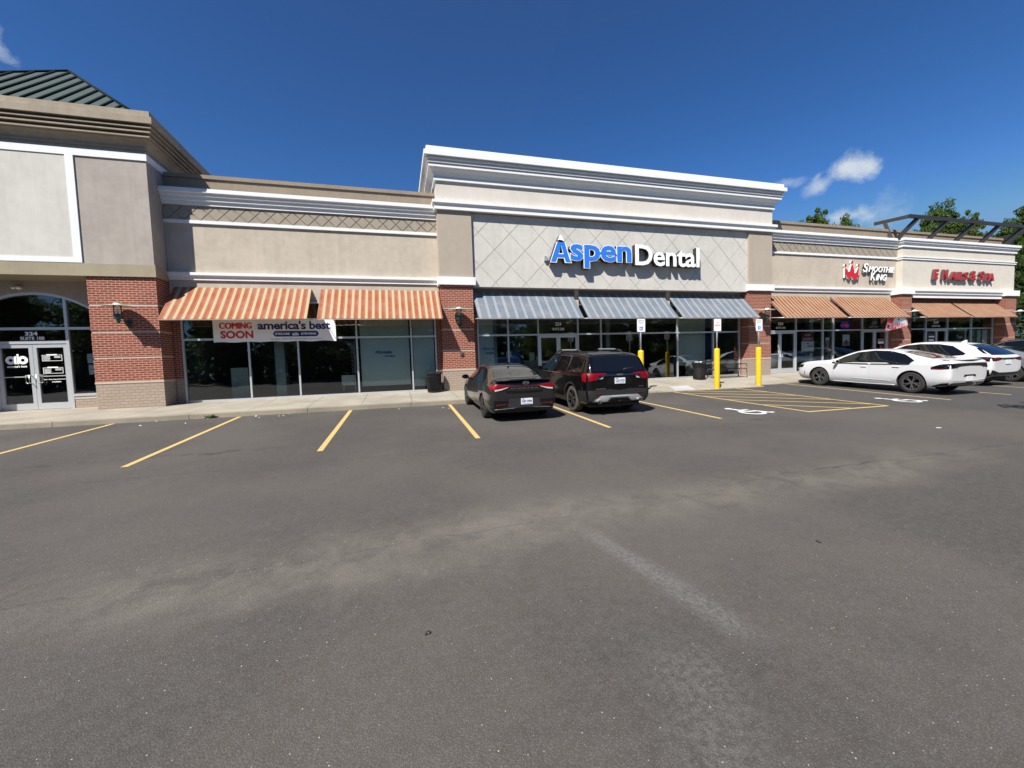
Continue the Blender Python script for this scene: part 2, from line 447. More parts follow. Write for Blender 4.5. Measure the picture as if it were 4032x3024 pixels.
# ------------------------------------------------------------------ asphalt, pavement, markings
def asphalt():
    m, b, t = new_mat('worn_asphalt')
    g = t.geo(); s = t.xyz(g)
    fine = t.noise(g, 150, 3, .7); mid = t.noise(g, 14, 5, .6); big = t.noise(g, .32, 5, .6); patch = t.noise(g, 1.6, 5, .65, .6)
    col = t.mix(t.smooth(big, .35, .65), (.057, .051, .044), (.090, .080, .069))
    col = t.mix(t.math('MULTIPLY', t.smooth(mid, .3, .7), .4), col, (.105, .097, .090))
    # the lane past the parked cars on the right was sealed more recently: darker
    seal = t.math('MULTIPLY', t.smooth(s[0], 13.0, 15.5), t.smooth(s[1], -11.0, -9.6))
    col = t.mix(t.math('MULTIPLY', seal, .6), col, (.050, .050, .052))
    # sandy silt washed along the low line of the lot
    wob = t.math('MULTIPLY', t.math('SUBTRACT', t.noise(g, .55, 3), .5), 1.1)
    dy = t.math('ABSOLUTE', t.math('ADD', t.math('SUBTRACT', s[1], t.math('MULTIPLY_ADD', s[0], .045, -12.95)), wob))
    band = t.math('SUBTRACT', 1.0, t.smooth(dy, .0, .85))
    band = t.math('MULTIPLY', band, t.smooth(t.noise(g, 2.2, 6, .7, .8), .30, .66))
    ends = t.math('MULTIPLY', t.smooth(s[0], -4.4, -1.6), t.math('SUBTRACT', 1.0, t.smooth(s[0], 7.0, 11.0)))
    band = t.math('MULTIPLY', band, ends)
    col = t.mix(t.math('MULTIPLY', band, .48), col, (.20, .178, .145))
    # a second thin stain running the other way and a pale scuff near the camera
    def streak(ax, ay, bx, by, w, wn_):
        L = math.hypot(bx-ax, by-ay); ux, uy = (bx-ax)/L, (by-ay)/L
        px, py = t.math('SUBTRACT', s[0], ax), t.math('SUBTRACT', s[1], ay)
        al = t.math('ADD', t.math('MULTIPLY', px, ux), t.math('MULTIPLY', py, uy))
        ac = t.math('ADD', t.math('MULTIPLY', px, -uy), t.math('MULTIPLY', py, ux))
        ac = t.math('ADD', ac, t.math('MULTIPLY', t.math('SUBTRACT', t.noise(g, 2.0, 3), .5), wn_))
        f = t.math('SUBTRACT', 1.0, t.smooth(t.math('ABSOLUTE', ac), 0.0, w))
        e = t.math('MULTIPLY', t.smooth(al, -.15, .2), t.math('SUBTRACT', 1.0, t.smooth(al, L-.2, L+.15)))
        return t.math('MULTIPLY', f, e)
    sc = t.math('MULTIPLY', streak(1.80, -13.3, 2.12, -14.95, .19, .16), t.smooth(t.noise(g, 30, 3, .7), .3, .62))
    col = t.mix(t.math('MULTIPLY', sc, .32), col, (.27, .265, .26))
    tan_ = t.math('MULTIPLY', t.math('MAXIMUM', streak(-2.4, -13.35, .9, -13.5, .42, .7), t.math('MULTIPLY', streak(.6, -12.7, 2.6, -12.9, .5, .6), .9)), t.smooth(t.noise(g, 3.0, 6, .7, .5), .28, .66))
    col = t.mix(t.math('MULTIPLY', tan_, .32), col, (.20, .178, .15))
    sc2 = t.math('MULTIPLY', streak(1.62, -14.85, 1.22, -15.9, .38, .4), t.smooth(t.noise(g, 26, 3, .7), .35, .65))
    col = t.mix(t.math('MULTIPLY', sc2, .28), col, (.22, .215, .21))
    oil = t.math('MULTIPLY', streak(-6.3, -8.15, -2.3, -8.1, .16, .5), t.smooth(t.noise(g, 3.2, 5, .7), .45, .62))
    col = t.mix(t.math('MULTIPLY', oil, .8), col, (.02, .019, .019))
    oil2 = t.math('MULTIPLY', streak(8.05, -9.15, 8.55, -9.1, .16, .3), t.smooth(t.noise(g, 9, 4, .7), .38, .6))
    col = t.mix(t.math('MULTIPLY', oil2, .85), col, (.018, .017, .017))
    vo = t.add('ShaderNodeTexVoronoi'); t.put(vo.inputs['Vector'], g); vo.inputs['Scale'].default_value = 1.3
    vc = t.xyz(vo.outputs['Color']); wob2 = t.math('MULTIPLY', t.math('SUBTRACT', t.noise(g, 9, 4, .7), .5), .16)
    spot = t.math('LESS_THAN', t.math('ADD', vo.outputs['Distance'], wob2), t.math('MULTIPLY', t.math('SUBTRACT', vc[0], .45), .26))
    spot = t.math('MULTIPLY', spot, t.math('MULTIPLY', t.math('GREATER_THAN', s[1], -8.0), t.math('LESS_THAN', s[1], -4.2)))
    col = t.mix(t.math('MULTIPLY', spot, .38), col, (.022, .020, .020))
    # hairline cracks and paving joints
    def crack(y0, k, w, x0, x1):
        wv = t.math('MULTIPLY', t.math('SUBTRACT', t.noise(g, 3.5, 6, .7), .5), .22)
        d = t.math('ABSOLUTE', t.math('ADD', t.math('SUBTRACT', s[1], t.math('MULTIPLY_ADD', s[0], k, y0)), wv))
        f = t.math('LESS_THAN', d, w)
        return t.math('MULTIPLY', f, t.math('MULTIPLY', t.math('GREATER_THAN', s[0], x0), t.math('LESS_THAN', s[0], x1)))
    ck = t.math('MAXIMUM', crack(-9.45, .012, .012, -9, 9), crack(-12.47, -.005, .014, 5.2, 14))
    ck = t.math('MULTIPLY', ck, t.smooth(t.noise(g, 1.7, 3), .38, .55))
    col = t.mix(t.math('MULTIPLY', ck, .55), col, (.014, .013, .013))
    ck2 = t.math('MULTIPLY', crack(-12.95, .045, .010, -4.5, 4.0), t.smooth(t.noise(g, 2.3, 3), .42, .55))
    col = t.mix(t.math('MULTIPLY', ck2, .25), col, (.02, .018, .016))
    # aggregate: light and dark stones
    v = t.add('ShaderNodeTexVoronoi'); t.put(v.inputs['Vector'], g); v.inputs['Scale'].default_value = 125
    vs = t.xyz(v.outputs['Color'])
    stone = t.math('MULTIPLY', t.math('GREATER_THAN', vs[0], .55), t.math('LESS_THAN', v.outputs['Distance'], .42))
    col = t.mix(t.math('MULTIPLY', stone, .26), col, (.24, .23, .215))
    w = t.math('MULTIPLY', t.math('GREATER_THAN', vs[1], .9945), t.math('LESS_THAN', v.outputs['Distance'], t.math('MULTIPLY', vs[2], .5)))
    col = t.mix(t.math('MULTIPLY', w, .85), col, (.60, .56, .48))
    col = t.mix(t.math('MULTIPLY', t.smooth(fine, .62, .40), .45), col, (.028, .026, .025))
    t.put(b.inputs['Base Color'], col)
    b.inputs['Roughness'].default_value = .88; b.inputs['Specular IOR Level'].default_value = .3
    h = t.math('MULTIPLY_ADD', v.outputs['Distance'], -.8, t.math('ADD', fine, t.math('MULTIPLY', mid, .4)))
    t.put(b.inputs['Normal'], t.bump(h, .6, .005))
    return m
MT['asphalt'] = asphalt()
def concrete(name, c, joints=True, along=1.52, ox=.0):
    m, b, t = new_mat(name)
    g = t.geo(); s = t.xyz(g)
    col = t.mix(t.smooth(t.noise(g, .8, 5), .35, .65), tuple(v*.86 for v in c), tuple(v*1.08 for v in c))
    col = t.mix(t.math('MULTIPLY', t.smooth(t.noise(g, 7, 6, .7), .5, .75), .35), col, tuple(v*.62 for v in c))
    if joints:
        u = t.math('FRACT', t.math('DIVIDE', t.math('ADD', s[0], 100*along+ox), along))
        j = t.math('LESS_THAN', t.math('ABSOLUTE', t.math('SUBTRACT', u, .5)), .0075/along*1.3)
        if name != 'curb_concrete':
            wv = t.math('LESS_THAN', t.math('ABSOLUTE', t.math('ADD', s[1], 1.55)), .009); j = t.math('MAXIMUM', j, wv)
        # saw-cut joints are grooves in the slab surface itself
        col = t.mix(t.math('MULTIPLY', j, .85), col, tuple(v*.25 for v in c))
    t.put(b.inputs['Base Color'], col); b.inputs['Roughness'].default_value = .9
    b.inputs['Specular IOR Level'].default_value = .2
    t.put(b.inputs['Normal'], t.bump(t.noise(g, 90, 3), .3, .004))
    return m
MT['walk'] = concrete('sidewalk_concrete', (.30, .272, .222), True, 1.6, .4)
MT['curb'] = concrete('curb_concrete', (.24, .21, .16), True, 3.1, 1.2)
MT['patch'] = concrete('pale_ramp_pad', (.40, .40, .40), False)
def paint(name, c, wear=.5):
    m, b, t = new_mat(name)
    g = t.geo()
    f = t.math('MULTIPLY', t.smooth(t.noise(g, 35, 4, .75), .62-.2*wear, .72), wear)
    f = t.math('MAXIMUM', f, t.math('MULTIPLY', t.smooth(t.noise(g, 110, 2, .7), .6, .7), wear*.8))
    t.put(b.inputs['Base Color'], t.mix(f, c, (.085, .075, .06))); b.inputs['Roughness'].default_value = .8
    return m
MT['lineyellow'] = paint('worn_yellow_paint', (.50, .355, .125), .62)
MT['linewhite'] = paint('white_road_paint', (.62, .62, .61), .35)

gb = B()
xs = [-260, -120, -60, -40, -30, -20, -10, 0, 10, 20, 30, 40, 60, 120, 260]
ys = [-260, -120, -60, -40, -22, -16, -10, -5, -1.0, 5, 20, 60, 120, 260]
gv = [[gb.verts.new((x, y, G(x, y))) for x in xs] for y in ys]
for j in range(len(ys)-1):
    for i in range(len(xs)-1): gb.faces.new((gv[j][i], gv[j][i+1], gv[j+1][i+1], gv[j+1][i]))
tag(obj('parking_lot', gb, MT['asphalt']), kind='structure')

def yE(x):
    for (a, ya), (b_, yb) in zip([(-60, -3.28), (8.6, -3.34), (10.3, -3.42), (14.9, -3.42), (15.3, -2.86), (60, -2.80)][:-1], [(8.6, -3.34), (10.3, -3.42), (14.9, -3.42), (15.3, -2.86), (60, -2.80)]):
        if a <= x <= b_: return ya+(yb-ya)*(x-a)/(b_-a)
    return -3.3
def kh(x):     # curb height above the lot
    if x < 8.4: return .14
    if x < 10.3: return .14+(.014-.14)*(x-8.4)/1.9
    if x < 16.2: return .014
    if x < 18: return .014+.09*(x-16.2)/1.8
    return .104
sx = [-60, -40, -30, -20, -15, -10, -5, 0, 5, 8.4, 9, 9.6, 10.3, 12, 13, 14.9, 15.3, 16.2, 17, 18, 22, 28, 34, 40, 44]
wb, cb = B(), B(); pr = None; pc = None
for x in sx:
    e = yE(x); ze = G(x, e)+kh(x); CW = .16
    zi = ze+.02*CW
    row = [wb.verts.new((x, 1.2, 0)), wb.verts.new((x, -.02, 0))]+[wb.verts.new((x, (e+CW)*k/4, zi*k/4)) for k in (1, 2, 3, 4)]
    cr = [cb.verts.new((x, e+CW+.004, zi+.001)), cb.verts.new((x, e+.02, ze+.001)), cb.verts.new((x, e, ze-.012)), cb.verts.new((x, e-.012, G(x, e)-.05))]
    if pr:
        for k in range(5): wb.faces.new((pr[k], row[k], row[k+1], pr[k+1]))
        for k in range(3): cb.faces.new((pc[k], cr[k], cr[k+1], pc[k+1]))
    pr, pc = row, cr
tag(obj('sidewalk', wb, MT['walk']), kind='structure')
tag(obj('curb', cb, MT['curb']), kind='structure')
def walkz(x, y):
    e = yE(x)+.16; return max(0, min(1, y/e))*(G(x, yE(x))+kh(x))
pb_ = B(); pv = [pb_.verts.new((x, y, walkz(x, y)+.004)) for x, y in ((10.65, -3.22), (11.6, -3.22), (12.05, -2.2), (11.1, -2.2))]
pb_.faces.new(pv); tag(obj('ramp_pad', pb_, MT['patch']), kind='structure')
# grass beyond the end of the building
gr = B(); box(gr, 43, 240, -2.5, 200, -.4, -.02)
MT['grass'] = plain('grass_ground', (.05, .085, .02), .95, 0, .3, 3)
tag(obj('lawn', gr, MT['grass']), kind='structure')

def strip(bm, ax, ay, bx, by, w=.10, dz=.004, n=1):
    d = Vector((bx-ax, by-ay)); L = d.length; d /= L; nn = Vector((-d.y, d.x))*w/2
    prev = None
    for k in range(n+1):
        p = Vector((ax, ay))+d*L*k/n
        cur = [bm.verts.new((p.x+nn.x, p.y+nn.y, G(p.x+nn.x, p.y+nn.y)+dz)), bm.verts.new((p.x-nn.x, p.y-nn.y, G(p.x-nn.x, p.y-nn.y)+dz))]
        if prev: bm.faces.new((prev[0], prev[1], cur[1], cur[0]))
        prev = cur
def marking(name, segs, mat, dz=.004):
    bm = B()
    for i, sg in enumerate(segs): strip(bm, *sg, dz=dz+.0007*i)
    return tag(obj(name, bm, mat), kind='structure')
for x0, x1 in [(-7.6, -7.62), (-4.55, -4.53), (-1.5, -1.5), (1.60, 1.54), (4.62, 4.62), (7.62, 7.72)]:
    marking('parking_line', [(x0, -3.40, x1, -8.70, .105)], MT['lineyellow'])
marking('parking_line', [(16.62, -2.90, 16.33, -8.70, .10)], MT['lineyellow'])
marking('parking_line', [(19.60, -2.95, 19.34, -8.68, .10)], MT['lineyellow'])
marking('parking_line', [(22.6, -2.95, 22.35, -8.68, .10)], MT['lineyellow'])
marking('parking_line', [(25.6, -2.95, 25.35, -8.68, .10)], MT['lineyellow'])
hs_ = [(10.36, -3.46, 10.55, -8.78, .10), (10.50, -8.74, 13.44, -8.80, .10), (13.38, -3.46, 13.40, -8.80, .10),
       (10.38, -4.0, 13.0, -3.46, .10)]
hs_ = hs_[:3]+[(a, b, c, d_, .095) for a, b, c, d_ in [(11.0, -3.46, 13.38, -4.95), (10.36, -3.9, 13.38, -6.1), (10.40, -4.95, 13.38, -7.3), (10.44, -6.0, 13.38, -8.45), (10.48, -7.3, 12.1, -8.74)]]
marking('hatched_aisle', hs_, MT['lineyellow'])
def symbol(cx, cy, name='wheelchair_marking', s=1.0):
    bm = B(); q = [0]
    def pt(u, v): x, y = cx+u*s, cy+v*s; return bm.verts.new((x, y, G(x, y)+.004+q[0]))
    def ring(u, v, r0, r1, a0, a1, n=20):
        prev = None
        for k in range(n+1):
            a = a0+(a1-a0)*k/n; cur = (pt(u+r0*math.cos(a), v+r0*math.sin(a)), pt(u+r1*math.cos(a), v+r1*math.sin(a)))
            if prev: bm.faces.new((prev[0], prev[1], cur[1], cur[0]))
            prev = cur
        q[0] += .0007
    def bar(a, b, w):
        d = Vector((b[0]-a[0], b[1]-a[1])).normalized(); n = Vector((-d.y, d.x))*w/2
        bm.faces.new([pt(a[0]+n.x, a[1]+n.y), pt(a[0]-n.x, a[1]-n.y), pt(b[0]-n.x, b[1]-n.y), pt(b[0]+n.x, b[1]+n.y)]); q[0] += .0007
    ring(0.0, -.22, .23, .34, R(100), R(400))                  # wheel
    bm.faces.new([pt(-.13+.105*math.cos(a*math.pi/8), .47+.105*math.sin(a*math.pi/8)) for a in range(16)]); q[0] += .0007
    bar((-.10, .36), (-.06, -.12), .13); bar((-.08, .14), (.22, .14), .10)
    bar((-.06, -.10), (.27, -.10), .12); bar((.24, -.06), (.42, -.48), .11); bar((.38, -.45), (.52, -.40), .10)
    return tag(obj(name, bm, MT['linewhite']), kind='structure')
symbol(9.18, -8.02); symbol(15.02, -8.12)

# ------------------------------------------------------------------ building parts
def inst(name, bm, mat, par, **k): return obj(name, bm, mat, par, **k)
def storefront(par, xs_, y, z1, doors=(), ztr=2.236, base=.0, x_open=None, fw_=.06):
    """aluminium frame grid, one pane per opening; doors = [(x0, x1)] openings between two mullions filled by a pair of doors"""
    fb = B()
    dz = lambda a, b: any(abs(a-d0) < .02 and abs(b-d1) < .02 for d0, d1 in doors)
    for x in xs_: box(fb, x-fw_/2, x+fw_/2, y-.055, y+.055, base, z1)
    for a, b in zip(xs_[:-1], xs_[1:]):
        box(fb, a+fw_/2, b-fw_/2, y-.052, y+.052, ztr-.035, ztr+.035)
        box(fb, a+fw_/2, b-fw_/2, y-.052, y+.052, z1-.06, z1)
        if not dz(a, b): box(fb, a+fw_/2, b-fw_/2, y-.052, y+.052, base, base+.065)
    inst('storefront_frame', fb, MT['frame'], par)
    for a, b in zip(xs_[:-1], xs_[1:]):
        for z0_, z1_ in ((base+.065, ztr-.035), (ztr+.035, z1-.06)):
            if z0_ < ztr-.1 and dz(a, b): continue
            g = B(); v = [g.verts.new(p) for p in ((a+fw_/2-.005, y, z0_-.005), (b-fw_/2+.005, y, z0_-.005), (b-fw_/2+.005, y, z1_+.005), (a+fw_/2-.005, y, z1_+.005))]
            g.faces.new(v); inst('window_pane', g, MT['glass'], par, recalc=False)
    for a, b in doors:
        a0, b0 = a+fw_/2+.006, b-fw_/2-.006; mid = (a0+b0)/2
        for s0, s1, hx in ((a0, mid-.004, mid-.075), (mid+.004, b0, mid+.075)):
            db = B(); w = .085; zt = ztr-.04
            box(db, s0, s0+w, y-.03, y+.03, .01, zt); box(db, s1-w, s1, y-.03, y+.03, .01, zt)
            box(db, s0+w, s1-w, y-.03, y+.03, .01, .25); box(db, s0+w, s1-w, y-.03, y+.03, zt-.10, zt)
            box(db, s0+w, s1-w, y-.028, y-.008, 1.0, 1.035)
            d = inst('door', db, MT['frame'], par)
            g = B(); v = [g.verts.new(p) for p in ((s0+w-.004, y+.012, .245), (s1-w+.004, y+.012, .245), (s1-w+.004, y+.012, zt-.096), (s0+w-.004, y+.012, zt-.096))]
            g.faces.new(v); inst('door_glass', g, MT['glass'], d, recalc=False)
            h = B(); tube(h, [(hx, y-.03, 1.16), (hx, y-.10, 1.16), (hx, y-.10, .86), (hx, y-.03, .86)], .013, 8)
            tube(h, [(hx, y-.03, 1.16), (hx+(.10 if hx > mid else -.10), y-.10, 1.16), (hx+(.10 if hx > mid else -.10), y-.10, .86), (hx, y-.03, .86)], .010, 8)
            inst('door_handle', h, MT['frame'], d)
def interior(par, x0, x1, y0, y1, z1, dark=True):
    b = B(); 
    for f in (((x0, y1, 0), (x1, y1, 0), (x1, y1, z1), (x0, y1, z1)), ((x0, y0, 0), (x0, y1, 0), (x0, y1, z1), (x0, y0, z1)), ((x1, y0, 0), (x1, y0, z1), (x1, y1, z1), (x1, y1, 0)), ((x0, y0, z1), (x0, y1, z1), (x1, y1, z1), (x1, y0, z1))):
        b.faces.new([b.verts.new(p) for p in f])
    inst('interior_wall', b, MT['wall_in'], par)
    b = B(); b.faces.new([b.verts.new(p) for p in ((x0, y0, .004), (x1, y0, .004), (x1, y1, .004), (x0, y1, .004))])
    inst('interior_floor', b, MT['floor_in'], par)
def brick_pier(par, x0, x1, yf, yb, ztop=4.12, strips=(3.36, 2.49, 1.65), zb=-.12, name='brick_pier'):
    b = B(); segs = [.86]+sorted(strips)+[ztop]
    hgt = .065
    for i in range(len(segs)-1):
        lo = segs[i]+(0.0 if i == 0 else .0); hi = segs[i+1]-(hgt if i+1 < len(segs)-1 else 0)
        box(b, x0, x1, yf, yb, lo+.001, hi)
    p = inst(name, b, MT['brick'], par)
    b = B(); box(b, x0, x1, yf, yb, zb, .795); inst('pier_base', b, MT['brickbase'], p)
    b = B(); box(b, x0-.012, x1+.012, yf-.012, yb, .796, .86); inst('pier_sill', b, MT['stone'], p)
    for s_z in strips: b = B(); box(b, x0+.014, x1-.014, yf+.014, yb-.01, s_z-hgt, s_z); inst('stone_band', b, MT['stone'], p)
    return p

CORN_AC = [(0, 6.92), (.085, 6.92), (.085, 7.045), (.15, 7.06), (.15, 7.17), (.215, 7.19), (.215, 7.27), (.275, 7.30), (.275, 7.36), (.255, 7.375), (.255, 7.44), (0, 7.46)]
BAND_AC = [(0, 4.33), (.06, 4.33), (.06, 4.43), (.09, 4.44), (.13, 4.49), (.13, 4.59), (0, 4.61)]
STRIP_AC = [(0, 6.30), (.06, 6.30), (.06, 6.41), (0, 6.42)]

def tan_shop(x0, x1, name, label, cx0, cx1, band_end=None):
    t = thing(name, label, 'building')
    b = B(); box(b, x0, x1, 0, .3, 4.2, 6.92); box(b, x0, x1, .10, .3, 3.6, 4.2)
    box(b, x0, x1, 0, .097, 3.6, 4.2)
    w = inst('wall', b, MT['tan'], t)
    b = B(); diamonds(b, x0, x1, 6.412, 6.92, -6.47 if x0 < 0 else 19.0, 6.41, .492, .492, .026, -.035, -.003); inst('lattice_band', b, MT['tan2'], t)
    b = B(); box(b, x0, x1, .16, .3, 6.9, 7.93); bb = inst('parapet', b, MT['parapet'], t)
    b = B(); sweep(b, [(x0, .16), (x1, .16)], [(-.1, 7.93), (.05, 7.93), (.05, 8.06), (-.1, 8.10)]); inst('coping', b, MT['parapet'], bb)
    b = B(); sweep(b, [(x0, 0), (cx1, 0)], CORN_AC); inst('cornice', b, MT['white'], t)
    b = B(); sweep(b, [(x0, 0), (cx1, 0)], STRIP_AC); inst('trim_strip', b, MT['white'], t)
    b = B(); sweep(b, [(x0, 0), (band_end or cx1, 0)], BAND_AC); inst('trim_band', b, MT['white'], t)
    return t

# --- A: tan shop left of the tall centre shop
XA0, XB0, XB1, XD0, XD1 = -7.56, 1.76, 18.58, 28.40, 38.75
A = tan_shop(XA0, XB0, 'shop_building', 'tan stucco shop front under two orange awnings, right of the corner tower', XA0, XB0)
storefront(A, [-7.27, -5.24, -3.6, -1.51, .565, 1.535], 0, 3.6)
b = B(); b.free()
for xa_, xb_ in ((XA0, -7.305), (1.57, 1.755)):
    b = B(); box(b, xa_, xb_, -.03, .3, .86, 3.6); p = inst('brick_return', b, MT['brick'], A)
    b = B(); box(b, xa_, xb_, -.034, .3, -.1, .86); inst('brick_base', b, MT['brickbase'], p)
interior(A, -7.5, 1.7, .12, 9, 3.58)
b = B(); box(b, -4.56, -4.22, .55, .9, 0, 3.5); inst('column', b, MT['col_in'], A)

# --- B: tall centre shop
Bt = thing('shop_building', 'tall grey shop front with a big stepped white cornice and diamond panel', 'building')
b = B(); box(b, 3.12, 17.12, -.38, .1, 4.21, 7.16); w = inst('wall', b, MT['greypanel'], Bt)
b = B(); diamonds(b, 3.12, 17.12, 4.215, 7.16, 4.08, 4.40, 1.327, 1.352, .020, -.394, -.379); inst('diamond_panel', b, MT['greypanel'], Bt)
b = B(); box(b, XB0, 3.12, -.5, .3, 4.56, 7.19); inst('pilaster', b, MT['pier'], Bt)
b = B(); box(b, 17.12, XB1, -.5, .3, 4.56, 7.19); inst('pilaster', b, MT['pier'], Bt)
b = B(); box(b, XB0, XB1, -.5, 6, 7.19, 8.32); inst('frieze', b, MT['greywall'], Bt)
b = B(); box(b, XB0+.01, XB1-.01, .3, 6, 4.2, 7.19); inst('side_wall', b, MT['greywall'], Bt)
CB = [(0, 8.30), (.075, 8.30), (.075, 8.42), (.055, 8.43), (.09, 8.50), (.14, 8.60), (.22, 8.69), (.24, 8.725), (.285, 8.728), (.285, 8.82), (.26, 8.822), (.26, 8.862), (.325, 8.865), (.325, 8.925), (.295, 8.927), (.295, 8.972), (.37, 8.975), (.37, 9.035), (.34, 9.037), (.34, 9.085), (.445, 9.088), (.445, 9.26), (.35, 9.285), (.35, 9.45), (0, 9.46)]
b = B(); sweep(b, [(XB0, 6), (XB0, -.5), (XB1, -.5), (XB1, 6)], CB); inst('cornice', b, MT['white'], Bt)
b = B(); box(b, XB0, XB1, -.5, 6, 8.32, 9.44); inst('cornice_core', b, MT['white'], Bt)
b = B(); sweep(b, [(XB0, .28), (XB0, -.5), (XB1, -.5), (XB1, .28)], [(0, 7.19), (.10, 7.19), (.10, 7.34), (.13, 7.37), (.17, 7.42), (.17, 7.53), (0, 7.56)]); inst('trim_band', b, MT['white'], Bt)
for xa, xb in ((XB0, 3.12), (17.12, XB1)):
    b = B(); bbox(b, xa-.065, xb+.085, -.575, .3, 4.25, 4.56, .006); inst('pier_cap', b, MT['white'], Bt)
    brick_pier(Bt, xa+.02, xb-.03, -.47, .3, 4.249)
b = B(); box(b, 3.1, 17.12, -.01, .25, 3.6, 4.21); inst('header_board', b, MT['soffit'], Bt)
for x in (7.87, 12.66): b = B(); box(b, x-.09, x+.09, -.13, -.012, 3.4, 4.21); inst('wall_bracket', b, MT['tan'], Bt)
storefront(Bt, [3.32, 4.64, 6.02, 7.93, 9.09, 11.16, 13.24, 15.36, 16.97], 0, 3.6, doors=[(6.02, 7.93)])
for xa_, xb_ in ((3.08, 3.288), (17.0, 17.13)): b = B(); box(b, xa_, xb_, -.03, .25, -.02, 3.6); inst('brick_return', b, MT['brick'], Bt)
interior(Bt, 3.1, 17.1, .12, 9, 3.58)
for x in (4.15, 9.75, 14.4):
    b = B(); box(b, x-.11, x+.11, .5, .7, 0, 3.5); inst('column', b, MT['col_in'], Bt)
b = B(); prism_xz(b, [(14.62, .2), (15.50, .2), (16.1, 3.3), (15.45, 3.3)], .5, .56); inst('angled_panel', b, MT['bluewall'], Bt)
b = B(); box(b, 7.5, 11.0, 4.5, 4.9, .0, 1.1); inst('counter', b, MT['col_in'], Bt)

# --- C: tan shop with the smoothie sign
C = tan_shop(XB1, XD0, 'shop_building', 'tan stucco shop front with the red crown sign and two striped awnings', XB1, XD0+.001)
storefront(C, [18.60, 20.76, 22.69, 23.45, 25.68, 27.72], 0, 3.6, doors=[(18.60, 20.76), (25.68, 27.72)])
interior(C, 18.6, 28.0, .12, 9, 3.58)
for x in (22.35, 24.0):
    b = B(); box(b, x-.13, x+.13, .35, .6, 0, 3.5); inst('column', b, MT['col_in'], C)

# --- D: pale shop at the far end
D = thing('shop_building', 'pale cream end shop front with dark red lettering and a steel frame on its roof', 'building')
b = B(); box(b, XD0, XD1, -.3, 9, 4.2, 7.02); inst('wall', b, MT['cream'], D)
b = B(); box(b, XD0, 38.4, .16, .3, 7.0, 7.93); bb = inst('parapet', b, MT['parapet'], D)
b = B(); sweep(b, [(XD0, .16), (38.4, .16), (38.4, 9)], [(-.1, 7.93), (.05, 7.93), (.05, 8.06), (-.1, 8.10)]); inst('coping', b, MT['parapet'], bb)
b = B(); sweep(b, [(XD0, .29), (XD0, -.3), (XD1, -.3), (XD1, 9)], [(0, 6.96), (.07, 6.96), (.07, 7.10), (.11, 7.12), (.15, 7.19), (.15, 7.27), (.20, 7.30), (.20, 7.44), (0, 7.46)]); inst('cornice', b, MT['white'], D)
b = B(); sweep(b, [(XD0, -.0), (XD0, -.3), (XD1, -.3), (XD1, 9)], [(0, 6.26), (.05, 6.26), (.05, 6.36), (.08, 6.37), (.08, 6.42), (0, 6.43)]); inst('trim_strip', b, MT['white'], D)
b = B(); sweep(b, [(28.98, -.3), (37.45, -.3)], [(0, 4.05), (.06, 4.05), (.06, 4.21), (.09, 4.22), (.12, 4.27), (.12, 4.36), (.15, 4.37), (.18, 4.43), (.18, 4.54), (0, 4.58)]); inst('trim_band', b, MT['white'], D)
for xa, xb in ((28.0, 28.88), (37.45, 38.6)):
    b = B(); bbox(b, xa-.10, xb+.10, -.60, .3, 4.22, 4.56, .006); inst('pier_cap', b, MT['white'], D)
    brick_pier(D, xa, xb, -.5, .31, 4.22)
for xa_, xb_ in ((27.72, 28.0), (37.36, 37.46)): b = B(); box(b, xa_, xb_, -.03, .3, -.02, 3.9); inst('brick_return', b, MT['brick'], D)
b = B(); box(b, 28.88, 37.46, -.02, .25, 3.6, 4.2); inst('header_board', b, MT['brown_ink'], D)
b = B(); box(b, 38.5, 38.74, .3, 9, -.1, 4.2); inst('end_wall', b, MT['brick'], D)
storefront(D, [28.88, 30.98, 32.95, 35.2, 37.34], 0, 3.6, doors=[(30.98, 32.95)])
interior(D, 28.3, 38.4, .12, 9, 3.58)

# roof slab behind the parapets so that nothing is hollow from above
b = B(); box(b, XA0, XB0-.02, .31, 16, 3.6, 7.2); box(b, XB1+.02, XD0-.01, .31, 16, 3.6, 7.2); box(b, XD0, XD1-.02, 9.01, 16, 3.6, 7.2); box(b, XB0+.03, XB1-.03, 6.01, 16, 3.6, 7.2)
tag(obj('rear_block', b, MT['parapet']), 'flat roofed rear block of the strip mall behind the parapets', 'building')

# --- corner tower
T = thing('corner_tower', 'taupe corner tower with an arched entrance and green metal hipped roof', 'building')
TX0, TX1, TY = -15.2, -7.57, -.80
b = B(); box(b, TX0, TX1, TY, 7, 4.64, 8.30); inst('wall', b, MT['taupe'], T)
b = B(); box(b, -12.55-.0, -9.66, TY-.012, TY+.02, 4.815, 7.965); inst('inset_panel', b, MT['greypanel'], T)
b = B(); sweep(b, [(TX0, 7), (TX0, TY), (TX1, TY), (TX1, 7)], [(0, 7.97), (.035, 7.97), (.035, 8.18), (0, 8.18)])
box(b, -9.66, -9.45, TY-.035, TY, 4.80, 7.969); box(b, -12.76, -12.55, TY-.035, TY, 4.80, 7.969)
box(b, -12.549, -9.661, TY-.035, TY, 4.66, 4.82)
box(b, -9.66, -9.45, TY-.035, TY, 4.66, 4.799); box(b, -12.76, -12.55, TY-.035, TY, 4.66, 4.799)
inst('white_trim', b, MT['white'], T)
b = B(); box(b, TX0-.0, TX1+.045, TY-.045, .28, 4.25, 4.64); inst('ledge', b, MT['ledge'], T)
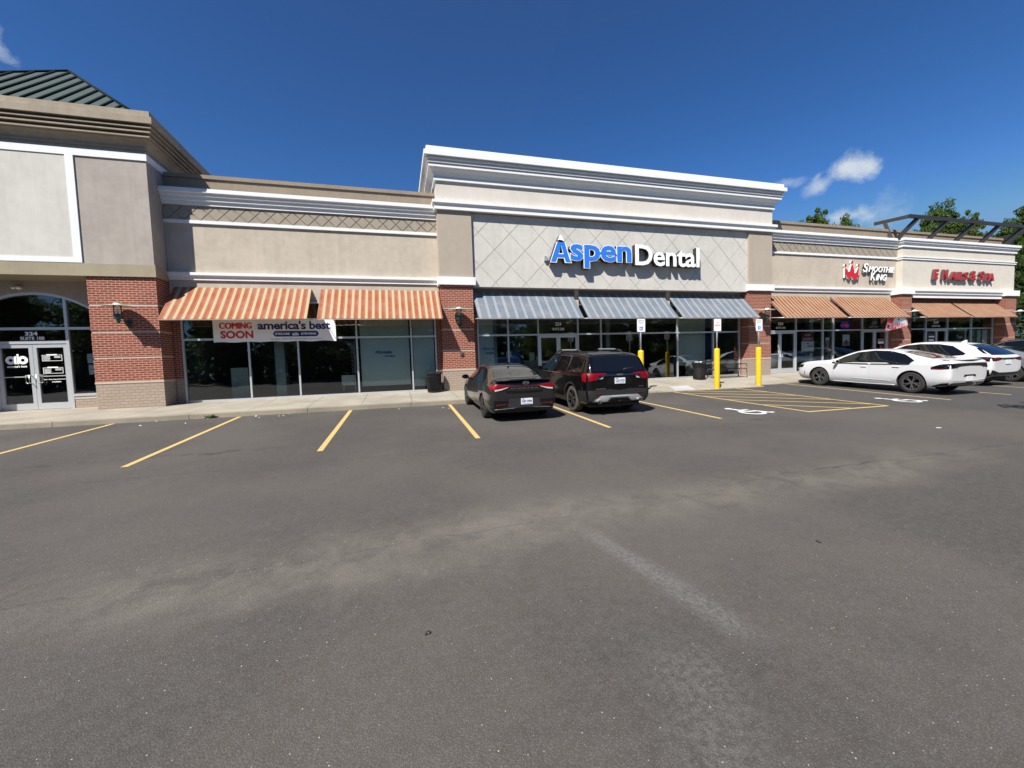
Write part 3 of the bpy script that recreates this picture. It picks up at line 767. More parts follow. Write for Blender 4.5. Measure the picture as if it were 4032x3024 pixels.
CT = [(0, 8.30), (.05, 8.30), (.05, 8.36), (.03, 8.365), (.06, 8.44), (.12, 8.52), (.20, 8.58), (.20, 8.60), (.28, 8.602), (.28, 8.65), (.18, 8.652), (.18, 8.725), (.33, 8.728), (.33, 8.775), (.20, 8.777), (.20, 8.845), (.375, 8.848), (.375, 8.895), (.24, 8.897), (.24, 8.968), (.43, 8.97), (.43, 9.17), (.34, 9.20), (.34, 9.38), (0, 9.39)]
b = B(); sweep(b, [(TX0, 7), (TX0, TY), (TX1, TY), (TX1, 7)], [(o*1.0, z) for o, z in CT]); inst('cornice', b, MT['towercornice'], T)
b = B(); box(b, TX0, TX1, TY, 7, 8.30, 9.36); inst('cornice_core', b, MT['towercornice'], T)
# hipped roof: eaves just behind the cornice, apex set back
ap = Vector((-11.0, 2.0, 12.12)); e0, e1, ye0, ye1, ze = -14.6, -7.80, -1.0, 5.0, 9.42
b = B(); cs = [b.verts.new(p) for p in ((e0, ye0, ze), (e1, ye0, ze), (e1, ye1, ze), (e0, ye1, ze))]; av = b.verts.new(ap)
for i in range(4): b.faces.new((cs[i], cs[(i+1) % 4], av))
b.faces.new(cs[::-1]); rf = inst('roof', b, MT['roofgreen'], T)
k = 0
def hipz(x, y): pass
for i in range(17):
    x = e1-.35-i*.388
    if x < e0+.1: break
    tt = (e1-x)/(e1-ap.x) if x > ap.x else (x-e0)/(ap.x-e0)
    a = Vector((x, ye0, ze+.02)); c2 = Vector((x, ye0+(ap.y-ye0)*tt, ze+.02+(ap.z-ze)*tt))
    b = B(); tube(b, [a, c2], .044, 4); inst('roof_seam', b, MT['seam'], rf)  # front seams drawn thicker to include their shadow
for i in range(14):
    y = ye0+.3+i*.39
    tt = (y-ye0)/(ap.y-ye0) if y < ap.y else (ye1-y)/(ye1-ap.y)
    b = B(); tube(b, [(e1, y, ze+.02), (e1+(ap.x-e1)*tt, y, ze+.02+(ap.z-ze)*tt)], .026, 4); inst('roof_seam', b, MT['seam'], rf)
b = B(); tube(b, [(e1, ye0, ze+.02), ap+Vector((0, 0, .03))], .04, 5); tube(b, [(e0, ye0, ze+.02), ap+Vector((0, 0, .03))], .04, 5); inst('ridge_cap', b, MT['seam'], rf)
brick_pier(T, -9.42, -7.575, TY+.02, .3, 4.25, strips=(3.38, 2.51, 1.67))
brick_pier(T, -15.18, -13.35, TY+.02, .3, 4.25, strips=(3.38, 2.51, 1.67))
# wall with the arched opening, in the shade of the ledge
YS, AC, AR, ATOP, AH = .34, -11.50, 2.5, 3.90, 1.82
b = B(); n = 28; prev = None
for i in range(n+1):
    x = AC-AH+2*AH*i/n; z = ATOP-(AR-math.sqrt(AR*AR-(x-AC)**2))
    cur = [b.verts.new((x, YS-.10, z)), b.verts.new((x, YS-.10, 4.25)), b.verts.new((x, YS+.1, z))]
    if prev: b.faces.new((prev[0], cur[0], cur[1], prev[1])); b.faces.new((prev[0], prev[2], cur[2], cur[0]))
    prev = cur
box(b, -13.4, AC-AH, YS-.10, YS+.1, 2.3, 4.25); box(b, AC+AH, -9.40, YS-.10, YS+.1, 2.3, 4.25)
inst('arch_wall', b, MT['taupe'], T)
zA = lambda x: ATOP-.0-(AR-math.sqrt(max(.01, AR*AR-(x-AC)**2)))
b = B(); prev = None
for i in range(n+1):
    x = AC-AH+2*AH*i/n; z = zA(x)
    cur = [b.verts.new((x, YS-.06, z-.085)), b.verts.new((x, YS-.06, z-.002)), b.verts.new((x, YS+.05, z-.085))]
    if prev: b.faces.new((prev[0], cur[0], cur[1], prev[1])); b.faces.new((prev[0], prev[2], cur[2], cur[0]))
    prev = cur
for x in (-10.70, -12.62): box(b, x-.04, x+.04, YS-.055, YS+.055, .0, zA(x)-.085)
box(b, -13.3, -9.7, YS-.05, YS+.05, 2.66, 2.745)
for xa, xb in ((-12.58, -10.74),): box(b, xa, xb, YS-.05, YS+.05, 2.20, 2.29)
for xa, xb in ((-13.3, -12.66), (-10.66, -9.7)): box(b, xa, xb, YS-.07, YS+.05, .40, .485); box(b, xa, xb, YS-.05, YS+.05, .30, .33)
inst('storefront_frame', b, MT['frame'], T)
for xa_, xb_ in ((-13.3, -12.66), (-10.66, -9.7)):
    b = B(); box(b, xa_, xb_, YS-.04, YS+.1, -.1, .30); inst('brick_base', b, MT['brickbase'], T)
    b = B(); box(b, xa_, xb_, YS-.045, YS+.06, .33, .40); inst('stone_sill', b, MT['stone'], T)
def pane(par, pts):
    g = B(); g.faces.new([g.verts.new(p) for p in pts]); return inst('window_pane', g, MT['glass'], par, recalc=False)
for xa, xb in ((-12.58, -10.74), (-10.66, -9.72), (-13.28, -12.66)):
    pts = [(xa, YS, 2.745), (xb, YS, 2.745)]+[(xb+(xa-xb)*i/10, YS, zA(xb+(xa-xb)*i/10)-.08) for i in range(11)]
    pane(T, pts)
pane(T, [(-12.58, YS, 2.29), (-10.74, YS, 2.29), (-10.74, YS, 2.66), (-12.58, YS, 2.66)])
for xa, xb in ((-10.66, -9.70), (-13.3, -12.66)): pane(T, [(xa, YS, .485), (xb, YS, .485), (xb, YS, 2.66), (xa, YS, 2.66)])
for s0, s1, hx in ((-12.575, -11.665, -11.75), (-11.655, -10.745, -11.57)):
    db = B(); w = .10
    box(db, s0, s0+w, YS-.03, YS+.03, .01, 2.195); box(db, s1-w, s1, YS-.03, YS+.03, .01, 2.195)
    box(db, s0+w, s1-w, YS-.03, YS+.03, .01, .22); box(db, s0+w, s1-w, YS-.03, YS+.03, 2.07, 2.195)
    box(db, s0+w, s1-w, YS-.028, YS-.008, 1.10, 1.13)
    d = inst('door', db, MT['frame'], T)
    g = B(); g.faces.new([g.verts.new(p) for p in ((s0+w, YS+.01, .22), (s1-w, YS+.01, .22), (s1-w, YS+.01, 2.07), (s0+w, YS+.01, 2.07))]); inst('door_glass', g, MT['glass'], d, recalc=False)
    h = B(); tube(h, [(hx, YS-.03, 1.16), (hx, YS-.13, 1.16), (hx, YS-.13, .90), (hx, YS-.03, .90)], .014, 8)
    tube(h, [(hx, YS-.03, 1.16), (hx+(.12 if s0 > -12 else -.12), YS-.08, 1.16), (hx+(.12 if s0 > -12 else -.12), YS-.08, .90), (hx, YS-.03, .90)], .012, 8)
    inst('door_handle', h, MT['frame'], d)
interior(T, -15.1, -7.7, YS+.12, 7, 4.24)
b = B(); bbox(b, -11.86, -11.70, YS-.2, YS-.10, 3.98, 4.07, .02); tube(b, [(-11.83, YS-.2, 4.03), (-11.86, YS-.27, 3.98)], .04, 8); tube(b, [(-11.73, YS-.2, 4.03), (-11.70, YS-.27, 3.98)], .04, 8); inst('emergency_light', b, MT['wpaint'], T)
# ------------------------------------------------------------------ awnings
MT['awnframe'] = plain('white_awning_tube', (.62, .62, .60), .4, .3)
def awning(x0, x1, mat, label, group, yb=-.01, zt=4.085, yf=-1.2, zf=2.84):
    t = thing('awning', label, 'awning', (x0, 0, 0), 0, group)
    L = x1-x0; b = B(); n = 36
    d = Vector((0, yf-yb, zf-zt)).normalized(); nn = Vector((0, d.z, -d.y))
    prev = None
    for i in range(n+1):
        x = L*i/n; cols = []
        for j in range(7):
            u = j/6; sag = -(.006+.022*math.sin(math.pi*3*x/L)**2)*math.sin(math.pi*u)+.006*noise.noise(Vector((x*1.3+x0, u*3, 0)))
            p = Vector((x, yb+(yf-yb)*u, zt+(zf-zt)*u))-nn*sag*-1
            cols.append((b.verts.new(p), b.verts.new(p-Vector((0, 0, .012)))))
        if prev:
            for j in range(6):
                b.faces.new((prev[j][0], cols[j][0], cols[j+1][0], prev[j+1][0])); b.faces.new((prev[j][1], prev[j+1][1], cols[j+1][1], cols[j][1]))
        prev = cols
    obj('cloth', b, mat, t, smooth=True, sharp=40)
    b = B()
    for x in (.03, L/3, 2*L/3, L-.03):
        tube(b, [(x, yb, zt-.05), (x, yf+.02, zf-.02)], .016, 6); tube(b, [(x, yb, zf+.10), (x, yf+.02, zf-.01)], .016, 6)
    for y, z in ((yf+.02, zf-.02), (yb, zf+.10), (yb-.02, zt-.05)): tube(b, [(.02, y, z), (L-.02, y, z)], .018, 6)
    obj('frame', b, MT['awnframe'], t)
    return t
ga, gb2, gc = 'orange and cream awnings over the left shop', 'blue grey awnings over the dental shop', 'terracotta awnings over the right hand shops'
awning(-7.42, -3.02, MT['awnA'], 'orange and cream striped awning next to the brick corner tower, partly in its shadow', ga)
awning(-2.70, 1.74, MT['awnA'], 'orange and cream striped awning ending beside the left brick pier of the tall shop', ga)
awning(3.14, 7.68, MT['awnB'], 'blue grey striped awning over the double doors of suite 200', gb2)
awning(7.90, 12.42, MT['awnB'], 'middle one of the three blue grey striped awnings', gb2)
awning(12.66, 17.10, MT['awnB'], 'blue grey striped awning above the black bench and waste bin', gb2)
awning(18.62, 22.90, MT['awnC'], 'terracotta awning with thin cream stripes over the suite 300 doors', gc)
awning(23.18, 27.62, MT['awnC'], 'terracotta awning with thin cream stripes, a flapping banner hanging from its right end', gc)
awning(28.93, 32.82, MT['awnC'], 'terracotta awning left of the dark gap on the pale end shop', gc, yb=-.05, zt=3.90)
awning(33.02, 37.20, MT['awnC'], 'terracotta awning at the far right end of the building', gc, yb=-.05, zt=3.90)

# ------------------------------------------------------------------ channel letter signs
def sign_letters(t, s, x0, x1, z0, z1, yw, yf, face, side, off=.018, outline=None, shear=0, spacing=1.0, flat=.012):
    """letter boxes standing off the wall: dark returns, an optional white border and a coloured face"""
    offo = off+(.014 if outline else 0)
    body = letters_of(fit_text(s, x0, x1, z0, z1, yf, yw-yf-.06, offo, shear, spacing, ref=off))
    fac = letters_of(fit_text(s, x0, x1, z0, z1, yf-flat, flat-.001, offo if outline else off, shear, spacing, ref=off))
    top = letters_of(fit_text(s, x0, x1, z0, z1, yf-flat-.008, .007, off-.004, shear, spacing, ref=off)) if outline else None
    for i, bb in enumerate(body):
        p = obj('letter', bb, side, t)
        if i < len(fac): obj('letter_face', fac[i], outline or face, p)
        if top and i < len(top): obj('letter_face', top[i], face, p)
t = thing('wall_sign', 'AspenDental channel letter sign in blue and white on the diamond panel', 'sign')
yw, yf = -.402, -.70
def poly_letter(par, name, pts, y0, y1, mat, holes=()):
    b = B(); prism_xz(b, pts, y0, y1); return obj(name, b, mat, par)
# A: tall pointed letter whose white tip is a snow cap
def A_shape(g):
    # left leg, right leg and crossbar as one outline with a triangular counter cut by splitting in three prisms
    return [[(6.44-g, 5.27-g), (6.66+g, 5.27-g), (6.76+g, 5.50-g), (6.99, 5.50-g), (6.99, 5.60+g), (6.83+g*.3, 5.60+g), (6.905, 6.02-g), (6.985, 5.60+g), (6.99, 5.50-g), (7.02-g, 5.50-g), (7.12-g, 5.27-g), (7.36+g, 5.27-g), (7.36+g, 5.36+g), (7.28+g, 5.40+g), (7.02+g, 6.10), (6.78-g, 6.10)]]
def tri(par, name, g, y0, y1, mat, child=None):
    b = B()
    prism_xz(b, [(6.44-g, 5.27-g), (6.67+g, 5.27-g), (6.925, 5.98-g*.5), (6.925, 6.10), (6.76-g, 6.10)], y0, y1)
    prism_xz(b, [(7.12-g, 5.27-g), (7.38+g, 5.27-g), (7.30+g, 5.40+g), (7.09+g, 6.10), (6.9255, 6.10), (6.9255, 5.98-g*.5)], y0+.0005, y1-.0005)
    prism_xz(b, [(6.70, 5.46-g), (7.12, 5.46-g), (7.07, 5.60+g), (6.77, 5.60+g)], y0+.001, y1-.001)
    return obj(name, b, mat, par)
pa = tri(t, 'letter', .035, yf, yw-.06, MT['signblack'])
tri(pa, 'letter_face', .035, yf-.012, yf-.001, MT['signwhite']); tri(pa, 'letter_face', .0, yf-.020, yf-.0125, MT['blueA'])
cap = [(6.765, 6.165), (6.86, 6.20), (6.96, 6.19), (7.09, 6.135), (6.96, 6.385), (6.925, 6.415), (6.885, 6.385)]
pc_ = poly_letter(t, 'snow_cap', cap, yf, yw-.06, MT['signblack']); poly_letter(pc_, 'letter_face', cap, yf-.012, yf-.001, MT['signwhite'])
sign_letters(t, 'spen', 7.34, 10.33, 5.05, 6.06, yw, yf, MT['blueA'], MT['signblack'], .032, MT['signwhite'], spacing=.98)
sign_letters(t, 'Dental', 10.52, 13.98, 5.245, 6.17, yw, yf, MT['signwhite'], MT['signblack'], .018, spacing=.98)
b = B(); tube(b, [(6.9, yw-.02, 5.45), (13.9, yw-.02, 5.45)], .02, 6); box(b, 6.25, 6.37, yw-.10, yw, 5.35, 5.55); obj('raceway', b, MT['steel'], t)

t = thing('wall_sign', 'red crown and white SMOOTHIE KING letters on the tan wall', 'sign')
yw, yf = 0.0, -.13
def crown(par):
    band = [(24.12, 5.14), (24.22, 5.32), (24.38, 5.10), (24.52, 5.06), (24.62, 5.30), (24.78, 5.02), (24.98, 5.05), (25.08, 5.16), (25.18, 5.08), (25.24, 5.35), (25.14, 5.30),
            (25.17, 5.66), (25.12, 5.72), (24.98, 5.45), (24.86, 5.40), (24.72, 5.83), (24.62, 5.88), (24.50, 5.52), (24.40, 5.46), (24.24, 5.62), (24.15, 5.68), (24.12, 5.60)]
    p = poly_letter(par, 'crown', band, yf, yw-.05, MT['signwhite'])
    poly_letter(p, 'crown_face', band, yf-.012, yf-.001, MT['signred'])
    for x, z, r in ((24.16, 5.80, .085), (24.66, 6.00, .09), (25.16, 5.84, .08)):
        c = [(x+r*.85*math.cos(a*math.pi/8), z+r*1.1*math.sin(a*math.pi/8)) for a in range(16)]
        p = poly_letter(par, 'crown_jewel', c, yf, yw-.05, MT['signwhite']); poly_letter(p, 'jewel_face', c, yf-.012, yf-.001, MT['signred'])
crown(t)
sign_letters(t, 'S', 25.50, 25.92, 5.48, 5.98, yw, yf, MT['signwhite'], MT['signgrey'], .02, shear=.2)
sign_letters(t, 'MOOTHIE', 25.94, 28.05, 5.50, 5.83, yw, yf, MT['signwhite'], MT['signgrey'], .03, shear=.25, spacing=1.0)
sign_letters(t, 'K', 26.10, 26.50, 5.03, 5.50, yw, yf, MT['signwhite'], MT['signgrey'], .02, shear=.2)
sign_letters(t, 'iNG', 26.52, 27.40, 5.03, 5.40, yw, yf, MT['signwhite'], MT['signgrey'], .03, shear=.25)
t = thing('wall_sign', 'dark red E NAILS & SPA letters on the pale end wall', 'sign')
yw, yf = -.3, -.47
for s, a, c, z0, z1 in (('E', 30.12, 30.62, 5.02, 5.62), ('N', 30.92, 31.46, 5.04, 5.63), ('AILS', 31.50, 33.30, 5.05, 5.53), ('&', 33.45, 34.05, 5.05, 5.62), ('S', 34.30, 34.80, 5.05, 5.62), ('PA', 34.86, 35.75, 5.05, 5.52)):
    sign_letters(t, s, a+.60, c+.60, z0+.10, z1+.10, yw, yf, MT['signred2'], MT['signgrey'], .02 if s == '&' else (.03 if s == 'N' else .05), shear=.2, spacing=1.04)

# ------------------------------------------------------------------ wall lamps
def wall_lamp():
    t = thing('wall_lamp', 'x', 'wall lamp', (0, 0, 0), 0, 'lamps on the brick piers')
    b = B(); lathe(b, [(.0, .56), (.06, .56), (.09, .53), (.11, .50), (.22, .485), (.37, .455), (.372, .448), (.22, .472), (.10, .485), (0, .487)], 0, 0, 32); obj('shade', b, MT['lampdisc'], t, smooth=True, sharp=35)
    b = B(); lathe(b, [(.095, .20), (.105, .22), (.105, .45), (.095, .47)], 0, 0, 20); obj('glass_cylinder', b, MT['glass_clear'], t, smooth=True, sharp=50)
    b = B(); lathe(b, [(.0, .22), (.02, .22), (.03, .28), (.028, .36), (.0, .39)], 0, 0, 12); obj('bulb', b, MT['wpaint'], t, smooth=True)
    b = B(); lathe(b, [(0, -.09), (.03, -.09), (.05, -.02), (.055, .03), (.10, .06), (.115, .10), (.115, .19), (.10, .21), (.0, .215)], 0, 0, 20); lathe(b, [(.0, .575), (.05, .575), (.07, .555), (0, .553)], 0, 0, 16)
    obj('lamp_body', b, MT['greenmetal'], t, smooth=True, sharp=35)
    b = B(); tube(b, [(0, 0, 0), (.05, .15, .0), (.08, .37, -.03)], .018, 8); tube(b, [(0, 0, -.05), (.06, .2, -.09), (.08, .37, -.09)], .010, 6); bbox(b, .02, .14, .365, .395, -.16, .06, .008); obj('arm', b, MT['greenmetal'], t)
    return t
def copy_tree(o, parent=None):
    c = o.copy(); COL.objects.link(c); c.parent = parent
    for ch in list(o.children): copy_tree(ch, c)
    return c
lamp0 = wall_lamp()
for i, (x, y, z, lb) in enumerate([(-8.46, -1.18, 2.80, 'green wall lamp with a flat disc shade on the corner tower pier'),
                                   (2.42, -.87, 2.76, 'green disc-shaded wall lamp on the brick pier left of the blue grey awnings'),
                                   (17.86, -.87, 2.78, 'green disc-shaded wall lamp on the brick pier left of the suite 300 doors'),
                                   (28.42, -.90, 2.72, 'green disc-shaded wall lamp on the brick pier between the tan and pale shops'),
                                   (38.05, -.90, 2.74, 'green disc-shaded wall lamp at the far right end pier')]):
    o = lamp0 if i == 0 else copy_tree(lamp0)
    o.location = (x, y, z); o['label'] = lb

# ------------------------------------------------------------------ bollards with signs
def rounded_plate(b, x0, x1, z0, z1, y0, y1, r=.03):
    pts = []
    for cx, cz, a0 in ((x1-r, z1-r, 0), (x0+r, z1-r, 90), (x0+r, z0+r, 180), (x1-r, z0+r, 270)):
        for k in range(5): a = R(a0+22.5*k); pts.append((cx+r*math.cos(a), cz+r*math.sin(a)))
    prism_xz(b, pts, y0, y1)
def text_obj(par, name, s, x0, x1, z0, z1, yf, mat, off=.01, shear=0, spacing=1.0, depth=.002):
    return obj(name, fit_text(s, x0, x1, z0, z1, yf, depth, off, shear, spacing), mat, par)
def bollard(x, y, label, lines, ink, access, h=1.66, lean=0):
    t = thing('sign_bollard', label, 'bollard', (x, y, G(x, y)+.005), 0, 'yellow bollards carrying parking signs')
    t.rotation_euler = (0, lean, 0)
    b = B(); lathe(b, [(.108, 0), (.108, h-.07), (.102, h-.035), (.08, h-.01), (.04, h), (0, h)], 0, 0, 28); obj('sleeve', b, MT['yellow'], t, smooth=True, sharp=60)
    zt = 2.86
    b = B(); tube(b, [(0, 0, h-.02), (0, 0, zt-.02)], .032, 12); obj('post', b, MT['steel'], t)
    b = B(); rounded_plate(b, -.175, .175, zt-.5, zt, -.040, -.036); p = obj('sign_plate', b, MT['signwhite'], t)
    b = B()
    for (a, c, e, f) in ((-.16, .16, zt-.016, zt-.012), (-.16, .16, zt-.488, zt-.484), (-.163, -.159, zt-.48, zt-.02), (.159, .163, zt-.48, zt-.02)): box(b, a, c, -.0412, -.0402, e, f)
    obj('sign_border', b, ink, p)
    for s, z0, z1, w in lines: text_obj(p, 'sign_lettering', s, -w, w, zt-.5+z0, zt-.5+z1, -.0425, ink, .022, spacing=1.02)
    if access:
        zc = zt-.5+.13
        b = B(); box(b, -.075, .075, -.0418, -.0402, zc-.075, zc+.075); q = obj('access_symbol_panel', b, MT['blue_ink'], p)
        b = B(); pr_ = None
        for k in range(17):
            a = R(100+300*k/16); c = [b.verts.new((.0+r*math.cos(a), -.043, zc-.02+r*math.sin(a))) for r in (.030, .045)]
            if pr_: b.faces.new((pr_[0], pr_[1], c[1], c[0]))
            pr_ = c
        box(b, -.018, .0, -.0445, -.0425, zc-.005, zc+.045); box(b, -.018, .035, -.0450, -.0430, zc-.008, zc+.008); box(b, -.02, .006, -.0452, -.0432, zc+.048, zc+.068); box(b, .028, .045, -.0454, -.0434, zc-.05, zc)
        obj('access_symbol', b, MT['signwhite'], p)
    return t
bollard(9.05, -3.24, 'yellow bollard with a RESERVED PARKING sign, half hidden behind the black SUV', [('RESERVED', .40, .45, .13), ('PARKING', .32, .37, .11)], MT['grey_ink'], True, lean=.006)
bollard(12.62, -3.24, 'yellow bollard with a red lettered NO PARKING sign, in front of the bench', [('NO', .32, .38, .045), ('PARKING', .20, .27, .13)], MT['red_ink'], False, lean=.004)
bollard(14.98, -3.05, 'yellow bollard with a RESERVED PARKING sign, in front of the brick pier', [('RESERVED', .40, .45, .13), ('PARKING', .32, .37, .11)], MT['grey_ink'], True, lean=-.004)

# ------------------------------------------------------------------ waste bins and bench
def waste_bin(x, y, z, label):
    t = thing('waste_bin', label, 'waste bin', (x, y, z), 0, 'black slatted waste bins on the pavement')
    b = B()
    for k in range(30):
        a = 2*math.pi*k/30; ca, sa = math.cos(a), math.sin(a)
        tube(b, [(.265*ca, .265*sa, .05), (.27*ca, .27*sa, .30), (.275*ca, .275*sa, .66), (.315*ca, .315*sa, .80)], .015, 5)
    obj('slats', b, MT['black'], t)
    b = B()
    for r, z0, z1 in ((.277, .02, .08), (.282, .62, .66), (.325, .78, .82)): lathe(b, [(r-.012, z0), (r, z0), (r, z1), (r-.012, z1), (r-.012, z0)], 0, 0, 32)
    obj('rim', b, MT['black'], t, smooth=True, sharp=40)
    b = B(); lathe(b, [(0, .06), (.235, .06), (.245, .74), (.225, .75), (.22, .12), (0, .12)], 0, 0, 24); obj('liner', b, MT['signblack'], t, smooth=True, sharp=40)
    return t
waste_bin(1.36, -.62, walkz(1.3, -.6), 'black slatted waste bin between the orange awning shop and the brick pier')
b1 = waste_bin(13.92, -.70, walkz(14, -.6), 'black slatted waste bin beside the bench, with rubbish showing at its rim')
b = B(); random.seed(3)
for k in range(5): bmesh.ops.create_icosphere(b, subdivisions=2, radius=.09, matrix=Matrix.Translation((random.uniform(-.12, .12), random.uniform(-.12, .12), .77+random.uniform(0, .05))) @ Matrix.Diagonal((1, .8, .6, 1)))
for v in b.verts: v.co += Vector([random.uniform(-.02, .02) for _ in range(3)])
rb = obj('rubbish_bag', b, plain('grey_plastic_bag', (.45, .46, .47), .3), None); rb.location = (13.92, -.70, walkz(14, -.6)); tag(rb, 'crumpled grey plastic rubbish filling the waste bin by the bench', 'rubbish')
t = thing('bench', 'black metal slatted bench under the right blue grey awning', 'bench', (15.62, -.62, walkz(15.6, -.6)))
W_ = .93
b = B()
for k in range(8): box(b, -W_, W_, -.30+.062*k, -.30+.062*k+.042, .43, .442)
obj('seat', b, MT['black'], t)
b = B()
for k in range(27):
    x = -W_+.03+k*(2*W_-.06)/26; tube(b, [(x, .20, .45), (x, .26, .66), (x, .30, .88)], .012, 5)
tube(b, [(-W_, .30, .89), (W_, .30, .89)], .02, 8); tube(b, [(-W_, .20, .45), (W_, .20, .45)], .018, 8); obj('backrest', b, MT['black'], t)
for s in (-1, 1):
    b = B(); x = s*(W_+.02)
    tube(b, [(x, .26, .0), (x, .18, .42), (x, .24, .62), (x, .31, .90)], .02, 8); tube(b, [(x, -.30, 0), (x, -.27, .30), (x, -.28, .64), (x, -.24, .67), (x, .25, .66)], .02, 8); tube(b, [(x, -.28, .43), (x, .18, .43)], .018, 8)
    obj('side_frame', b, MT['black'], t)

# ------------------------------------------------------------------ banners
t = thing('banner', 'white COMING SOON banner with red and navy lettering hung under the left awning', 'banner')
BX0, BX1, BZ0, BZ1, BY = -6.30, -2.24, 2.12, 2.97, -.13
def waveY(x, z): return BY+.018*math.sin(x*2.3+z)+.010*math.sin(x*6.1+1.3*z)
b = B(); gv_ = []
for j in range(9):
    z = BZ0+(BZ1-BZ0)*j/8; gv_.append([b.verts.new((BX0+(BX1-BX0)*i/60, waveY(BX0+(BX1-BX0)*i/60, z), z+.012*math.sin(i*.5)*(1 if j in (0,) else 0))) for i in range(61)])
for j in range(8):
    for i in range(60): b.faces.new((gv_[j][i], gv_[j][i+1], gv_[j+1][i+1], gv_[j+1][i]))
obj('sheet', b, MT['banner'], t, smooth=True)
def on_banner(name, bm, mat, lift=.004):
    # follow the sheet's waves
    es = [e for e in bm.edges if e.calc_length() > .12]
    for v in bm.verts: v.co.y = waveY(v.co.x, v.co.z)-lift
    return obj(name, bm, mat, t)
def flat_text(s, x0, x1, z0, z1, off=.01, spacing=1.0):
    bm = text_bm(s, 0, off, spacing=spacing)
    xs = [v.co.x for v in bm.verts]; ys = [v.co.y for v in bm.verts]; ax, bx, ay, by = min(xs), max(xs), min(ys), max(ys)
    for v in bm.verts: x, y, z = v.co; v.co = (x0+(x-ax)/(bx-ax)*(x1-x0), BY, z0+(y-ay)/(by-ay)*(z1-z0))
    return bm
cb3 = B()
for q_ in range(5):
    tb_ = flat_text('COMING', -6.11+.008*q_, -5.09+.008*q_, 2.60, 2.82, 0, 1.0)
    for v in tb_.verts: v.co.z += .0
    for v in tb_.verts: v.co.y = q_
    merge(cb3, tb_)
for v in cb3.verts: q_ = v.co.y; v.co.y = waveY(v.co.x, v.co.z)-.004-.0006*q_
obj('lettering', cb3, MT['red_ink'], t)
on_banner('lettering', flat_text('SOON', -6.08, -5.03, 2.25, 2.53, .045, 1.0), MT['red_ink'])
on_banner('lettering', flat_text("america's best", -4.88, -2.42, 2.56, 2.88, .03, .95), MT['navy'])
b = B(); pts = []
for cx, a0 in ((-2.95, -90), (-4.28, 90)):
    for k in range(9): a = R(a0+22.5*k); pts.append((cx+.105*math.cos(a), 2.40+.105*math.sin(a)))
n0 = 36; top_ = [(-4.385+1.54*i/n0) for i in range(n0+1)]
b = B(); pr_ = None
for x in top_:
    e = min(x+4.385, -2.845-x); hh = .105 if e > .105 else math.sqrt(max(0.0001, .105**2-(.105-e)**2))
    c = [b.verts.new((x, 0, 2.40-hh)), b.verts.new((x, 0, 2.40+hh))]
    if pr_: b.faces.new((pr_[0], c[0], c[1], pr_[1]))
    pr_ = c
on_banner('lozenge', b, MT['navy'], .004)
on_banner('lettering', flat_text('EYECARE', -4.31, -3.83, 2.36, 2.44, .03), MT['vinyl'], .008)
on_banner('lettering', flat_text('EYEWEAR', -3.45, -2.92, 2.36, 2.44, .03), MT['vinyl'], .008)
on_banner('lettering', flat_text('ab', -3.75, -3.53, 2.335, 2.455, .03, 1.0), MT['vinyl'], .008)
on_banner('lettering', flat_text('To apply online visit americasbest.com/careers', -4.50, -2.72, 2.175, 2.245, .008), MT['grey_ink'])
b = B()
for x in (BX0+.05, -4.9, -3.6, BX1-.05):
    for z in (BZ0+.04,): lathe(b, [(.008, -.003), (.014, 0), (.008, .003)], 0, 0, 8)
b.free()

# storm-blown banner hanging at the right end of an awning
t = thing('banner', 'red and white banner hanging crookedly from the awning over the brick pier', 'banner')
def hb(u, v):   # u across, v down
    x = 26.0+1.45*u+.20*v*(u-.2); z = 2.83-(.74-.28*u**2)*v-.02*math.sin(u*9); y = -1.13+.30*v*math.sin(u*3+.4)*.5+.10*v
    return Vector((x, y, z))
def patch_on(name, u0, u1, v0, v1, mat, lift, n=14):
    b = B(); g = [[b.verts.new(hb(u0+(u1-u0)*i/n, v0+(v1-v0)*j/6)+Vector((0, -lift, 0))) for i in range(n+1)] for j in range(7)]
    for j in range(6):
        for i in range(n): b.faces.new((g[j][i], g[j][i+1], g[j+1][i+1], g[j+1][i]))
    return obj(name, b, mat, t, smooth=True)
m, bs, q = new_mat('printed_banner_cloth')
s = q.xyz(q.obj()); nz_ = q.noise(q.obj(), 5.5, 3, .6, .5)
low = q.math('LESS_THAN', s[2], 2.40)
c1 = q.mix(q.math('GREATER_THAN', nz_, .52), (.62, .62, .66), (.50, .06, .10))
c2 = q.mix(q.math('GREATER_THAN', q.noise(q.obj(), 9, 3), .5), (.75, .50, .48), (.62, .05, .09))
q.put(bs.inputs['Base Color'], q.mix(low, c1, c2)); bs.inputs['Roughness'].default_value = .6
patch_on('sheet', 0, 1, 0, 1, m, 0)
patch_on('red_block', .02, .30, .02, .42, MT['red_ink'], .006); patch_on('white_block', .34, .92, .05, .50, MT['vinyl'], .006)
patch_on('red_block', .52, .60, .10, .28, MT['red_ink'], .012, 4); patch_on('blue_block', .05, .20, .50, .72, MT['navy'], .006, 4)

